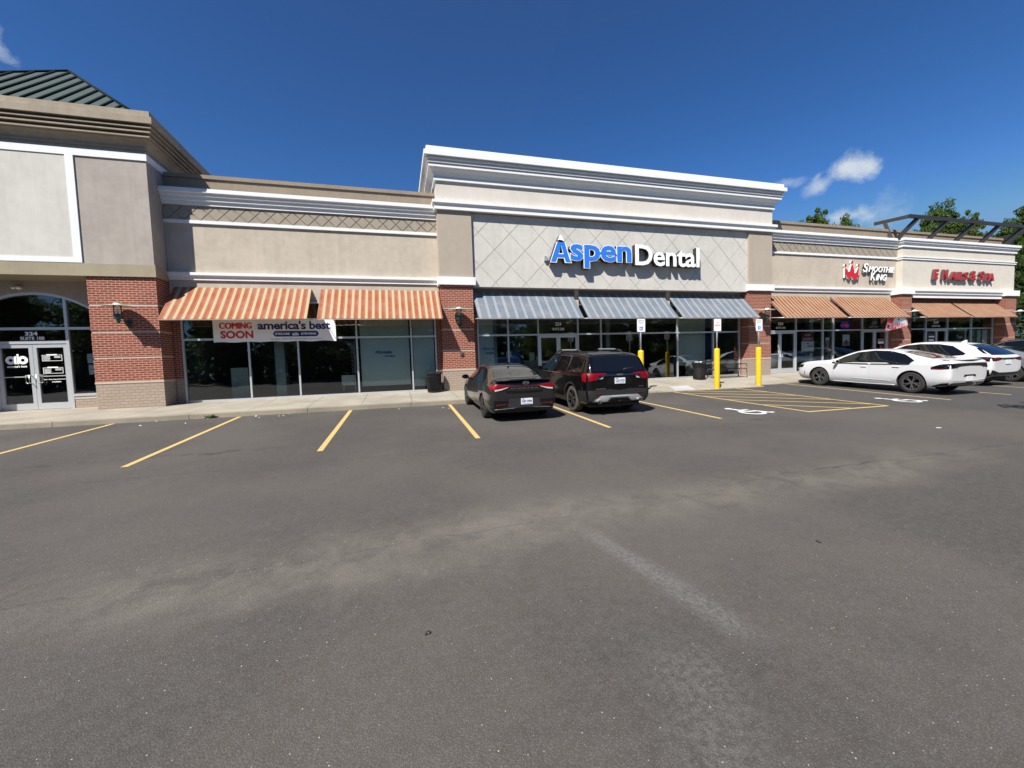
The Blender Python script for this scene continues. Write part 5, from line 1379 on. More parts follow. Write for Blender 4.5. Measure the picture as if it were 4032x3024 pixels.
e.patch('rear_window', [(-.50, -.95), (0, -.90), (.50, -.95)], [(-.60, -1.78), (0, -1.84), (.60, -1.78)], 'top', CARGLASS2, .006, nu=20, nv=12)
e.patch('windscreen', [(-.50, .42), (0, .46), (.50, .42)], [(-.60, 1.12), (0, 1.20), (.60, 1.12)], 'top', CARGLASS2, .006, nu=20, nv=8)
e.patch('side_window', [(.98, .955), (.62, 1.15), (.20, 1.305), (-.28, 1.325)], [(.98, .925), (.60, .925), (.20, .925), (-.30, .930)], 'side', CARGLASS, .006, mirror=True)
e.patch('side_window', [(-.36, 1.325), (-.80, 1.29), (-1.10, 1.18), (-1.36, 1.0)], [(-.36, .932), (-.80, .938), (-1.10, .945), (-1.36, .955)], 'side', CARGLASS, .006, mirror=True)
e.seam([(-.33, 1.33), (-.34, .9), (-.36, .28)]); e.seam([(.86, .90), (.84, .5), (.78, .28)]); e.seam([(-1.38, .95), (-1.15, .80), (-1.05, .6), (-1.0, .45)])
e.seam([(-.3, 1.35), (.3, 1.33), (.98, .98)], w=.010); e.seam([(-.3, 1.35), (-.9, 1.30), (-1.42, .98)], w=.010)
e.handle(-.10, .86, P_DARK); e.handle(-1.02, .88, P_DARK)
e.mirror(.86, .98, .86, P_DARK)
# spoiler lip, lamps, lower bumper
b = B(); n_ = 24; pr_ = None
for i in range(n_+1):
    x = -.72+1.44*i/n_; a = 1-(x/.72)**2; y = -2.31-.075*a; z = 1.045+.028*a
    c = [b.verts.new((x, y, z+.012)), b.verts.new((x, -2.10, 1.072+.003*a)), b.verts.new((x, -2.20, 1.00)), b.verts.new((x, y, z-.008))]
    if pr_:
        for k in range(4): b.faces.new((pr_[k], c[k], c[(k+1) % 4], pr_[(k+1) % 4]))
    else: b.faces.new(c)
    pr_ = c
b.faces.new(pr_[::-1]); obj('spoiler', b, P_DARK, e.t, smooth=True, sharp=40)
e.patch('tail_light', [(-.66, .935), (0, .922), (.66, .935)], [(-.66, .89), (0, .897), (.66, .89)], 'rear', TAILDK, .010, nu=24, nv=2)
for sg in (1, -1):
    e.patch('tail_light', [(.36, .930), (.60, .945), (.80, .955)], [(.36, .900), (.60, .850), (.80, .820)], 'rear', TAILRED, .016, sx_=sg, nu=14, nv=5)
    e.patch('reverse_light', [(.42, .896), (.60, .858), (.76, .840)], [(.42, .885), (.60, .825), (.76, .80)], 'rear', LENSW, .018, sx_=sg, nu=8, nv=3)
    e.patch('tail_light', [(-2.26, .955), (-2.12, .955)], [(-2.26, .79), (-2.12, .88)], 'side', TAILRED, .008, sx_=sg, nu=6, nv=4)
    e.patch('bumper_vent', [(.40, .545), (.60, .56), (.80, .56)], [(.46, .42), (.62, .40), (.78, .36)], 'rear', GLOSSBLK, .010, sx_=sg, nu=8, nv=3)
    e.patch('reflector', [(.44, .475), (.74, .475)], [(.46, .445), (.74, .435)], 'rear', TAILDK, .020, sx_=sg, nu=6, nv=1)
e.patch('trunk_recess', [(-.50, .80), (0, .785), (.50, .80)], [(-.44, .745), (0, .730), (.44, .745)], 'rear', GLOSSBLK, .008, nu=16, nv=2)
e.patch('lower_bumper', [(-.40, .60), (0, .60), (.40, .60)], [(-.44, .38), (0, .36), (.44, .38)], 'rear', PLASTIC, .008, nu=16, nv=3)
e.patch('diffuser', [(-.80, .34), (0, .375), (.80, .34)], [(-.74, .265), (0, .275), (.74, .265)], 'rear', GLOSSBLK, .012, nu=20, nv=3)
e.seam([(-.78, .335), (-.4, .35), (0, .382), (.4, .35), (.78, .335)], 'rear', .014, False, SATIN, 'diffuser_trim', .02)
for x in (-.36, -.12, .12, .36): e.seam([(x, .36), (x, .28)], 'rear', .016, False, PLASTIC, 'diffuser_fin')
b = B(); hh, _n = e.hit((0, -5, .985), (0, 1, 0)); yb_ = hh.y-.03
pr_ = None
for k in range(25):
    a = 2*math.pi*k/24; c = [b.verts.new((.04+.085*math.cos(a)*q, yb_, .985+.040*math.sin(a)*q)) for q in (.82, 1)]
    if pr_: b.faces.new((pr_[0], pr_[1], c[1], c[0]))
    pr_ = c
for xa, xb in ((-.035, -.01), (.055, .08)): b.faces.new([b.verts.new((.02+xa+dx, yb_-.001, z)) for dx, z in ((0, .957), (.022, .957), (.052, 1.013), (.03, 1.013))])
b.faces.new([b.verts.new((x+.04, yb_-.002, z)) for x, z in ((-.045, .975), (.045, .988), (.045, .998), (-.045, .985))])
obj('badge', b, CHROME, e.t, recalc=False)
e.rear_text('E L A N T R A', -.34, .36, .842, .868, CHROME, .01)
e.plate(.06, .52, 'KMY 8998')
b = B(); prism_xz(b, [(-.02, 1.40), (.02, 1.40), (.012, 1.475), (-.012, 1.475)], -.86, -.72); obj('antenna_fin', b, GLOSSBLK, e.t)
e.put(3.03, -4.93, 1.0, .0)

# ---- black SUV (length 4.92, width 1.92, height 1.69)
st = [(-2.42, .46, .70, .80, .70, .82, .98, .74, 1.10, 1.12), (-2.38, .34, .84, .92, .70, .90, 1.02, .80, 1.16, 1.20), (-2.30, .30, .88, .95, .72, .93, 1.06, .80, 1.30, 1.33), (-2.19, .27, .88, .955, .74, .935, 1.08, .76, 1.50, 1.535), (-2.04, .26, .88, .955, .74, .935, 1.08, .735, 1.60, 1.635),
      (-1.3, .24, .88, .957, .74, .935, 1.075, .73, 1.64, 1.68), (-.5, .24, .88, .957, .74, .935, 1.06, .73, 1.65, 1.695), (.2, .24, .88, .957, .74, .935, 1.05, .72, 1.625, 1.67), (.75, .24, .88, .957, .74, .925, 1.04, .70, 1.45, 1.50), (1.25, .25, .88, .955, .74, .92, 1.03, .76, 1.17, 1.22), (1.65, .26, .86, .95, .72, .89, 1.0, .74, 1.08, 1.11), (2.1, .27, .82, .92, .70, .84, .94, .70, 1.01, 1.03), (2.42, .30, .70, .84, .64, .76, .86, .62, .92, .93), (2.48, .40, .6, .74, .60, .68, .78, .56, .82, .83)]
W_A = [(-1.43, .37, .37, .235, .935), (1.43, .37, .37, .235, .935)]
a_ = Car('parked_car', 'black SUV with silver roof rails and bumper trim parked beside the dark sedan', 4.92, st, P_BLACK, W_A, .065, .6)
a_.wheel(6, RIMB, TYRE2, .37, .235, split=False)
a_.patch('rear_window', [(-.66, 1.545), (0, 1.565), (.66, 1.545)], [(-.76, 1.16), (0, 1.15), (.76, 1.16)], 'rear', CARGLASS2, .008, nu=20, nv=8)
a_.patch('windscreen', [(-.58, .52), (0, .58), (.58, .52)], [(-.68, 1.18), (0, 1.26), (.68, 1.18)], 'top', CARGLASS2, .006, nu=20, nv=8)
a_.patch('side_window', [(1.02, 1.10), (.68, 1.37), (.30, 1.52), (-.18, 1.56)], [(1.02, 1.07), (.66, 1.07), (.30, 1.075), (-.18, 1.08)], 'side', CARGLASS, .006, mirror=True)
a_.patch('side_window', [(-.24, 1.56), (-.70, 1.56), (-1.08, 1.54)], [(-.24, 1.08), (-.70, 1.085), (-.98, 1.12)], 'side', CARGLASS, .006, mirror=True)
a_.patch('side_window', [(-1.24, 1.54), (-1.7, 1.53), (-2.04, 1.48)], [(-1.20, 1.12), (-1.7, 1.13), (-2.08, 1.15)], 'side', CARGLASS, .006, mirror=True)
a_.seam([(1.05, 1.08), (.68, 1.385), (.30, 1.535), (-.2, 1.575), (-.8, 1.575), (-1.12, 1.55), (-1.12, 1.35), (-1.0, 1.10), (-.6, 1.065), (1.05, 1.055)], w=.018, mat=CHROME, name='window_trim')
a_.seam([(-.21, 1.04), (-.22, .7), (-.24, .34)]); a_.seam([(.95, 1.03), (.93, .6), (.88, .34)]); a_.seam([(-1.05, 1.06), (-.98, .85), (-.92, .6)]); a_.seam([(-2.2, 1.10), (-2.12, .8), (-2.2, .62)])
a_.handle(.02, .96, P_BLACK); a_.handle(-.88, .98, P_BLACK); a_.mirror(.95, 1.14, .90, P_BLACK)
a_.patch('rocker_cladding', [(1.0, .42), (.2, .40), (-.95, .42)], [(.98, .28), (.2, .28), (-.98, .28)], 'side', PLASTIC, .012, mirror=True, nu=12, nv=2)
for sg in (-1, 1):
    for yc in (-1.43, 1.43):
        b = B(); pr_ = None
        for k in range(25):
            a = R(-8+196*k/24); c = []
            for q in (.437, .487):
                y, z = yc+q*math.cos(a), .37+q*math.sin(a); h, n = a_.hit((sg*3, y, max(z, .36)), (-sg, 0, 0)); x = (h.x if h is not None else sg*.93)
                c.append(b.verts.new((x+sg*.014, y, z))); 
            c.append(b.verts.new((c[0].co.x-sg*.05, c[0].co.y, c[0].co.z)))
            if pr_: b.faces.new((pr_[0], pr_[1], c[1], c[0])); b.faces.new((pr_[0], pr_[2], c[2], c[0]))
            pr_ = c
        obj('wheel_arch_trim', b, PLASTIC, a_.t, smooth=True, sharp=50)
    b = B(); x = sg*.63
    tube(b, [(x, -1.58, 1.62), (x, -1.36, 1.70), (x, -.6, 1.715), (x, .15, 1.70), (x, .45, 1.61)], .026, 8)
    rl = obj('roof_rail', b, GLOSSBLK, a_.t, smooth=True, sharp=40)
    b = B(); bbox(b, x-.028, x+.028, -1.1, -.1, 1.712, 1.748, .010); obj('rail_insert', b, SATIN, rl)
    a_.patch('tail_light', [(.38, 1.112), (.60, 1.12), (.67, 1.12), (.88, 1.12)], [(.40, 1.082), (.60, 1.06), (.67, .955), (.88, .925)], 'rear', TAILRED, .020, sx_=sg, nu=12, nv=5)
    a_.patch('tail_light', [(-2.32, 1.13), (-2.10, 1.10)], [(-2.34, .90), (-2.16, .92)], 'side', TAILRED, .014, sx_=sg, nu=6, nv=4)
    a_.patch('reverse_light', [(.47, 1.05), (.60, 1.03)], [(.50, .98), (.60, .97)], 'rear', LENSW, .024, sx_=sg, nu=4, nv=2)
    a_.patch('reflector', [(.50, .60), (.70, .60)], [(.52, .565), (.70, .57)], 'rear', TAILDK, .024, sx_=sg, nu=4, nv=1)
    b = B(); pr_ = None
    for k in range(21):
        a = 2*math.pi*k/20; c = [b.verts.new((sg*.60+q*math.cos(a), yy, .385+q*.8*math.sin(a))) for q, yy in ((.048, -2.39), (.058, -2.48), (.046, -2.481), (.044, -2.36))]
        if pr_:
            for q in range(3): b.faces.new((pr_[q], pr_[q+1], c[q+1], c[q]))
        pr_ = c
    obj('exhaust_tip', b, CHROME, a_.t, smooth=True, sharp=50)
a_.patch('rear_bumper', [(-.90, .68), (-.3, .70), (0, .66), (.3, .70), (.90, .68)], [(-.86, .40), (-.3, .42), (0, .42), (.3, .42), (.86, .40)], 'rear', PLASTIC, .012, nu=32, nv=5)
a_.patch('bumper_side', [(-1.92, .66), (-2.2, .66), (-2.34, .68)], [(-1.92, .34), (-2.2, .36), (-2.34, .42)], 'side', PLASTIC, .012, mirror=True, nu=8, nv=4)
b = B(); pr_ = None
for i in range(33):
    x = -.84+1.68*i/32; q = abs(x)/.84; zt_ = .535 if q < .72 else .535-(q-.72)*.40; zb_ = .46 if q < .30 else (.375 if q > .42 else .46-(q-.30)/.12*.085)
    if q > .9: zb_ = max(zb_, .36)
    y = -2.46+.10*q**3
    c = [b.verts.new((x, y, zt_)), b.verts.new((x, y-.015, (zt_+zb_)/2)), b.verts.new((x, y+.015, zb_)), b.verts.new((x, y+.06, zt_)), b.verts.new((x, y+.06, zb_))]
    if pr_:
        for k, l in ((0, 1), (1, 2), (0, 3), (2, 4)): b.faces.new((pr_[k], pr_[l], c[l], c[k]))
    pr_ = c
obj('skid_trim', b, SATIN, a_.t, smooth=True, sharp=50)
b = B(); pr_ = None
for i in range(29):
    x = -.70+1.40*i/28; q = abs(x)/.70; z = 1.075-.115*max(0, q-.62)/.38
    h, n = a_.hit((x, -5, z), (0, 1, 0)); y = (h.y if h else -2.4)-.022
    c = [b.verts.new((x, y, z+.028)), b.verts.new((x, y-.016, z)), b.verts.new((x, y, z-.026)), b.verts.new((x, y+.03, z-.026)), b.verts.new((x, y+.03, z+.028))]
    if pr_:
        for k in range(5): b.faces.new((pr_[k], pr_[(k+1) % 5], c[(k+1) % 5], c[k]))
    pr_ = c
obj('tailgate_trim', b, plain('dark_chrome', (.16, .20, .24), .12, 1), a_.t, smooth=True, sharp=50)
a_.patch('number_plate_recess', [(-.30, 1.03), (0, 1.035), (.30, 1.03)], [(-.42, .82), (0, .80), (.42, .82)], 'rear', GLOSSBLK, .010, nu=10, nv=4)
a_.rear_text('GMC', -.09, .09, 1.055, 1.105, CHROME, .04, lift=.045); a_.rear_text('ACADIA', -.70, -.40, .705, .73, CHROME, .03); a_.rear_text('SLE', .58, .72, .735, .755, CHROME, .03)
a_.plate(.0, .915, 'LDE 6725', y=-2.455)
b = B(); tube(b, [(.12, -2.36, 1.14), (.16, -2.385, 1.22), (.45, -2.345, 1.235)], .016, 6); bmesh.ops.create_icosphere(b, subdivisions=2, radius=.03, matrix=Matrix.Translation((.12, -2.36, 1.14))); obj('rear_wiper', b, PLASTIC, a_.t, smooth=True)
a_.patch('roof_spoiler', [(-.64, -1.70), (0, -1.68), (.64, -1.70)], [(-.66, -2.02), (0, -2.06), (.66, -2.02)], 'top', P_BLACK, .014, nu=12, nv=3)
b = B(); bbox(b, -.14, .14, -2.38, -2.25, .33, .40, .01); bbox(b, -.03, .03, -2.44, -2.3, .37, .40, .006); obj('tow_hitch', b, PLASTIC, a_.t)
b = B(); bbox(b, -.75, .75, -2.2, 2.1, .20, .30, .03); obj('underbody', b, PLASTIC, a_.t)
a_.put(5.72, -4.78, 1.02, 0)

# ---- white full-size sedan seen from its left side (length 5.04, width 1.905, height 1.48)
def white_sedan(label, P_WHITE):
    st = [(-2.50, .44, .68, .82, .66, .82, .90, .74, 1.03, 1.04), (-2.47, .33, .80, .90, .66, .90, .95, .80, 1.10, 1.115), (-2.30, .26, .85, .94, .68, .925, .98, .77, 1.12, 1.135), (-1.95, .22, .86, .955, .70, .935, 1.0, .72, 1.135, 1.15),
          (-1.5, .20, .86, .957, .71, .937, 1.01, .65, 1.24, 1.26), (-1.0, .19, .86, .955, .70, .935, 1.0, .62, 1.375, 1.40), (-.4, .19, .86, .95, .68, .93, .98, .62, 1.445, 1.475), (.15, .19, .86, .95, .67, .93, .965, .62, 1.435, 1.47),
          (.65, .19, .86, .95, .67, .92, .945, .60, 1.30, 1.34), (1.15, .19, .86, .95, .67, .925, .945, .70, 1.035, 1.075), (1.6, .20, .86, .95, .66, .91, .93, .74, 1.005, 1.03), (2.1, .21, .83, .935, .64, .88, .90, .72, .965, .985), (2.42, .24, .78, .88, .60, .83, .84, .68, .90, .91), (2.51, .34, .66, .78, .54, .72, .74, .60, .80, .81)]
    Wc = [(-1.525, .36, .36, .235, .925), (1.525, .36, .36, .235, .925)]
    c = Car('parked_car', label, 5.04, st, P_WHITE, Wc, .05, .45)
    c.wheel(5, RIMD, TYRE, .36, .235)
    c.patch('window_surround', [(1.06, .96), (.72, 1.165), (.30, 1.335), (-.25, 1.405), (-.75, 1.39), (-1.17, 1.285), (-1.54, 1.08)], [(1.04, .915), (.72, .91), (.30, .91), (-.25, .915), (-.75, .925), (-1.17, .935), (-1.45, .95)], 'side', GLOSSBLK, .003, mirror=True, nu=30, nv=6)
    c.patch('side_window', [(1.0, .965), (.72, 1.14), (.30, 1.315), (-.22, 1.385)], [(1.0, .93), (.72, .925), (.30, .925), (-.22, .93)], 'side', CARGLASS, .006, mirror=True)
    c.patch('side_window', [(-.30, 1.385), (-.75, 1.37), (-1.15, 1.27), (-1.47, 1.10)], [(-.30, .93), (-.75, .94), (-1.12, .95), (-1.40, .965)], 'side', CARGLASS, .006, mirror=True)
    c.seam([(1.05, .955), (.72, 1.165), (.30, 1.335), (-.25, 1.405), (-.75, 1.39), (-1.17, 1.285), (-1.52, 1.09), (-1.42, .95)], w=.022)
    c.seam([(1.02, .925), (0, .915), (-1.42, .95)], w=.018)
    c.patch('rear_window', [(-.50, -1.02), (0, -.98), (.50, -1.02)], [(-.62, -1.88), (0, -1.92), (.62, -1.88)], 'top', CARGLASS2, .006, nu=20, nv=12)
    c.patch('windscreen', [(-.50, .30), (0, .34), (.50, .30)], [(-.62, 1.06), (0, 1.16), (.62, 1.06)], 'top', CARGLASS2, .006, nu=20, nv=8)
    c.seam([(.98, .91), (.97, .6), (.90, .24)], w=.006, mat=SATIN); c.seam([(-.27, .92), (-.28, .6), (-.30, .25)], w=.006, mat=SATIN); c.seam([(-1.38, .95), (-1.12, .80), (-1.04, .6)], w=.006, mat=SATIN)
    # scalloped door crease
    c.seam([(.30, .41), (-.2, .395), (-.95, .385)], w=.018, mat=P_WHITE, name='door_crease')
    c.seam([(1.05, .245), (0, .235), (-1.05, .245)], w=.03, mat=P_WHITE, name='sill')
    c.handle(-.08, .84, P_WHITE); c.handle(-1.08, .87, P_WHITE); c.mirror(.80, 1.0, .90, P_WHITE)
    for sg in (1, -1):
        c.patch('tail_light', [(.0, 1.02), (.45, 1.02), (.86, 1.01)], [(.0, .945), (.45, .93), (.86, .86)], 'rear', GLOSSBLK, .010, sx_=sg, nu=14, nv=3)
        c.patch('tail_light', [(-2.50, 1.02), (-2.25, .99), (-2.03, .90)], [(-2.50, .86), (-2.25, .83), (-2.03, .83)], 'side', GLOSSBLK, .007, sx_=sg, nu=10, nv=4)
        c.seam_l([(-2.05, .885), (-2.10, .845), (-2.26, .845), (-2.34, .87), (-2.40, .90)], sg)
        c.seam([(.2*sg, .955), (.60*sg, .93), (.78*sg, .885)], 'rear', .016, False, TAILRED, 'light_bar', .012)
        c.patch('head_light', [(2.20, .84), (2.42, .82)], [(2.24, .72), (2.44, .70)], 'side', GLOSSBLK, .006, sx_=sg, nu=5, nv=3)
        c.patch('side_marker', [(2.12, .56), (2.15, .56)], [(2.12, .44), (2.15, .44)], 'side', TAILRED, .006, sx_=sg, nu=3, nv=3)
    c.patch('rear_valance', [(-.80, .40), (0, .42), (.80, .40)], [(-.76, .27), (0, .28), (.76, .27)], 'rear', GLOSSBLK, .012, nu=16, nv=3)
    c.patch('rear_valance', [(-2.05, .30), (-2.3, .40), (-2.44, .42)], [(-2.05, .27), (-2.3, .28), (-2.40, .30)], 'side', GLOSSBLK, .010, mirror=True, nu=8, nv=3)
    b = B(); pr_ = None
    for i in range(25):
        x = -.80+1.6*i/24; q = 1-(x/.8)**2; y = -2.40-.12*q
        cc = [b.verts.new((x, y, 1.115+.03*q)), b.verts.new((x, y+.18, 1.14+.005*q)), b.verts.new((x, y+.1, 1.09)), b.verts.new((x, y, 1.095+.03*q))]
        if pr_:
            for k in range(4): b.faces.new((pr_[k], cc[k], cc[(k+1) % 4], pr_[(k+1) % 4]))
        pr_ = cc
    obj('spoiler', b, P_WHITE, c.t, smooth=True, sharp=40)
    c.patch('plate_recess', [(-.26, .66), (.26, .66)], [(-.30, .60), (.30, .60)], 'rear', GLOSSBLK, .010, nu=6, nv=2)
    c.plate(.0, .53, '')
    c.seam([(-.88, .50), (0, .46), (.88, .50)], 'rear', .02, False, P_WHITE, 'bumper_crease')
    return c
def seam_l(s, pts, sg=-1):
    b = B(); res = []
    for k in range(len(pts)-1):
        for j in range(8):
            u = j/8; p = (pts[k][0]*(1-u)+pts[k+1][0]*u, pts[k][1]*(1-u)+pts[k+1][1]*u); h, n = s.hit((sg*3, p[0], p[1]), (-sg, 0, 0))
            if h is not None: res.append(h+Vector((sg*.008, 0, 0)))
    tube(b, res, .007, 5); obj('light_bar', b, TAILRED, s.t, smooth=True)
Car.seam_l = seam_l
ch = white_sedan('white full-size sedan with dark alloy wheels parked side-on at the right', P_WHITE); ch.put(18.15, -5.58, 1.05, 0)

# ---- white crossover behind it (length 4.9, width 1.92, height 1.69)
def crossover(label, paint, lampc=TAILRED, full=True):
    st = [(-2.44, .52, .62, .76, .74, .76, .96, .66, 1.06, 1.07), (-2.40, .40, .80, .90, .74, .88, 1.0, .78, 1.10, 1.13), (-2.25, .32, .86, .94, .76, .91, 1.04, .74, 1.19, 1.23), (-2.0, .27, .88, .955, .78, .925, 1.08, .70, 1.36, 1.40), (-1.7, .25, .88, .96, .78, .93, 1.09, .66, 1.51, 1.55),
          (-1.2, .24, .88, .958, .76, .93, 1.07, .655, 1.60, 1.64), (-.5, .24, .88, .957, .75, .93, 1.05, .66, 1.64, 1.685), (.15, .24, .88, .957, .75, .93, 1.04, .66, 1.62, 1.67), (.75, .24, .88, .957, .74, .925, 1.03, .68, 1.44, 1.49), (1.3, .25, .88, .955, .74, .91, 1.02, .74, 1.14, 1.19), (1.75, .26, .86, .95, .72, .88, .99, .72, 1.06, 1.09), (2.15, .27, .80, .91, .68, .82, .91, .66, .98, 1.0), (2.42, .32, .68, .80, .60, .72, .82, .58, .88, .89), (2.48, .42, .56, .68, .56, .62, .74, .52, .78, .79)]
    Wn = [(-1.41, .365, .365, .235, .93), (1.41, .365, .365, .235, .93)]
    c = Car('parked_car', label, 4.9, st, paint, Wn, .055, .45)
    c.wheel(5, RIMD, TYRE, .365, .235)
    c.patch('rear_window', [(-.54, 1.54), (0, 1.56), (.54, 1.54)], [(-.70, 1.16), (0, 1.15), (.70, 1.16)], 'rear', CARGLASS2, .008, nu=20, nv=8)
    c.patch('rear_window', [(-1.72, 1.53), (-1.95, 1.40)], [(-2.12, 1.22), (-2.22, 1.20)], 'side', CARGLASS2, .008, mirror=True, nu=5, nv=4)
    c.patch('windscreen', [(-.56, .50), (0, .56), (.56, .50)], [(-.66, 1.20), (0, 1.28), (.66, 1.20)], 'top', CARGLASS2, .006, nu=20, nv=8)
    c.patch('window_surround', [(1.10, 1.085), (.68, 1.365), (.30, 1.53), (-.18, 1.585), (-.80, 1.575), (-1.22, 1.50), (-1.68, 1.21)], [(1.08, 1.045), (.66, 1.045), (.30, 1.045), (-.18, 1.055), (-.80, 1.075), (-1.22, 1.105), (-1.64, 1.15)], 'side', GLOSSBLK, .003, mirror=True, nu=30, nv=6)
    c.patch('side_window', [(1.05, 1.09), (.68, 1.34), (.30, 1.51), (-.18, 1.57)], [(1.05, 1.055), (.66, 1.06), (.30, 1.06), (-.18, 1.07)], 'side', CARGLASS, .006, mirror=True)
    c.patch('side_window', [(-.24, 1.57), (-.80, 1.56), (-1.20, 1.48), (-1.62, 1.22)], [(-.24, 1.07), (-.80, 1.09), (-1.20, 1.12), (-1.60, 1.16)], 'side', CARGLASS, .006, mirror=True)
    c.seam([(-.21, 1.04), (-.22, .7), (-.24, .34)], w=.006); c.seam([(.95, 1.03), (.93, .6), (.88, .34)], w=.006)
    c.handle(.02, .95, paint); c.handle(-.9, .98, paint); c.mirror(.95, 1.12, .90, paint)
    c.patch('lower_cladding', [(-.84, .62), (-.5, .52), (0, .52), (.5, .52), (.84, .62)], [(-.82, .36), (-.5, .34), (0, .34), (.5, .34), (.82, .36)], 'rear', GLOSSBLK, .014, nu=24, nv=4)
    c.patch('lower_cladding', [(-1.88, .36), (-2.15, .52), (-2.36, .64)], [(-1.88, .30), (-2.15, .32), (-2.36, .42)], 'side', GLOSSBLK, .012, mirror=True, nu=8, nv=3)
    c.patch('rocker_cladding', [(1.0, .36), (.2, .34), (-.95, .36)], [(.98, .27), (.2, .27), (-.98, .27)], 'side', PLASTIC, .012, mirror=True, nu=12, nv=2)
    for sg in (1, -1):
        c.patch('tail_light', [(.30, 1.055), (.60, 1.065), (.84, 1.07)], [(.34, 1.02), (.58, .97), (.84, .95)], 'rear', GLOSSBLK, .014, sx_=sg, nu=12, nv=3)
        c.patch('tail_light', [(-2.36, 1.08), (-2.18, 1.09), (-1.95, 1.06)], [(-2.36, .93), (-2.18, .95), (-1.98, 1.03)], 'side', GLOSSBLK, .010, sx_=sg, nu=8, nv=3)
        c.patch('light_bar', [(.52, 1.03), (.80, 1.04)], [(.54, .99), (.80, .985)], 'rear', lampc, .020, sx_=sg, nu=6, nv=2)
        c.patch('light_bar', [(-2.32, 1.03), (-2.20, 1.035)], [(-2.30, 1.0), (-2.21, 1.01)], 'side', lampc, .016, sx_=sg, nu=6, nv=2)
    c.patch('tailgate_trim', [(-.32, 1.05), (.32, 1.05)], [(-.32, 1.0), (.32, 1.0)], 'rear', GLOSSBLK, .014, nu=8, nv=2)
    c.plate(.0, .90, '')
    b = B(); prism_xz(b, [(-.025, 1.60), (.025, 1.60), (.008, 1.72), (-.008, 1.72)], -1.28, -1.05)
    for v in b.verts:
        if v.co.z > 1.7 and v.co.y > -1.1: v.co.y = -1.22
    obj('antenna_fin', b, paint, c.t)
    b = B(); bbox(b, -.75, .75, -2.1, 2.1, .19, .30, .03); obj('underbody', b, PLASTIC, c.t)
    return c
n1 = crossover('white crossover with dark lower bumper parked beyond the white sedan', P_WHITE); n1.put(22.65, -4.55, 1.05, 0)
# silver sedan and black estate further right
sv = white_sedan('silver sedan behind the white crossover, cut by the right edge of the picture', P_SILVER); sv.put(25.95, -4.6, 1.05, 0)
bk = crossover('black SUV with silver window trim parked farthest right, in front of the nail shop', P_BLACK)
bk.seam([(1.05, 1.08), (.68, 1.36), (.30, 1.53), (-.2, 1.59), (-.8, 1.58), (-1.22, 1.50), (-1.66, 1.21), (-1.0, 1.08), (1.05, 1.05)], w=.018, mat=SATIN, name='window_trim')
bk.put(29.6, -4.6, 1.09, 0)
# ------------------------------------------------------------------ trees
def leaf_mat(name, dark, light, yel):
    m, b, t = new_mat(name)
    g = t.geo()
    f = t.smooth(t.noise(g, .7, 4), .35, .65)
    col = t.mix(f, dark, light); col = t.mix(t.math('MULTIPLY', t.smooth(t.noise(g, 4.0, 3), .5, .75), .6), col, yel)
    t.put(b.inputs['Base Color'], col); b.inputs['Roughness'].default_value = .55
    b.inputs['Specular IOR Level'].default_value = .3
    tl = t.add('ShaderNodeBsdfTranslucent'); t.put(tl.inputs[0], t.mix(.5, col, yel))
    ms = t.add('ShaderNodeMixShader'); ms.inputs[0].default_value = .45
    o = t.n['Material Output']; t.l.new(b.outputs[0], ms.inputs[1]); t.l.new(tl.outputs[0], ms.inputs[2]); t.l.new(ms.outputs[0], o.inputs[0])
    return m
LEAF = leaf_mat('tree_leaves', (.034, .064, .013), (.074, .130, .021), (.15, .195, .027))
LEAF2 = leaf_mat('dark_tree_leaves', (.022, .042, .012), (.045, .075, .018), (.07, .10, .02))
BARK = plain('tree_bark', (.10, .075, .055), .95, 0, .3, 5)
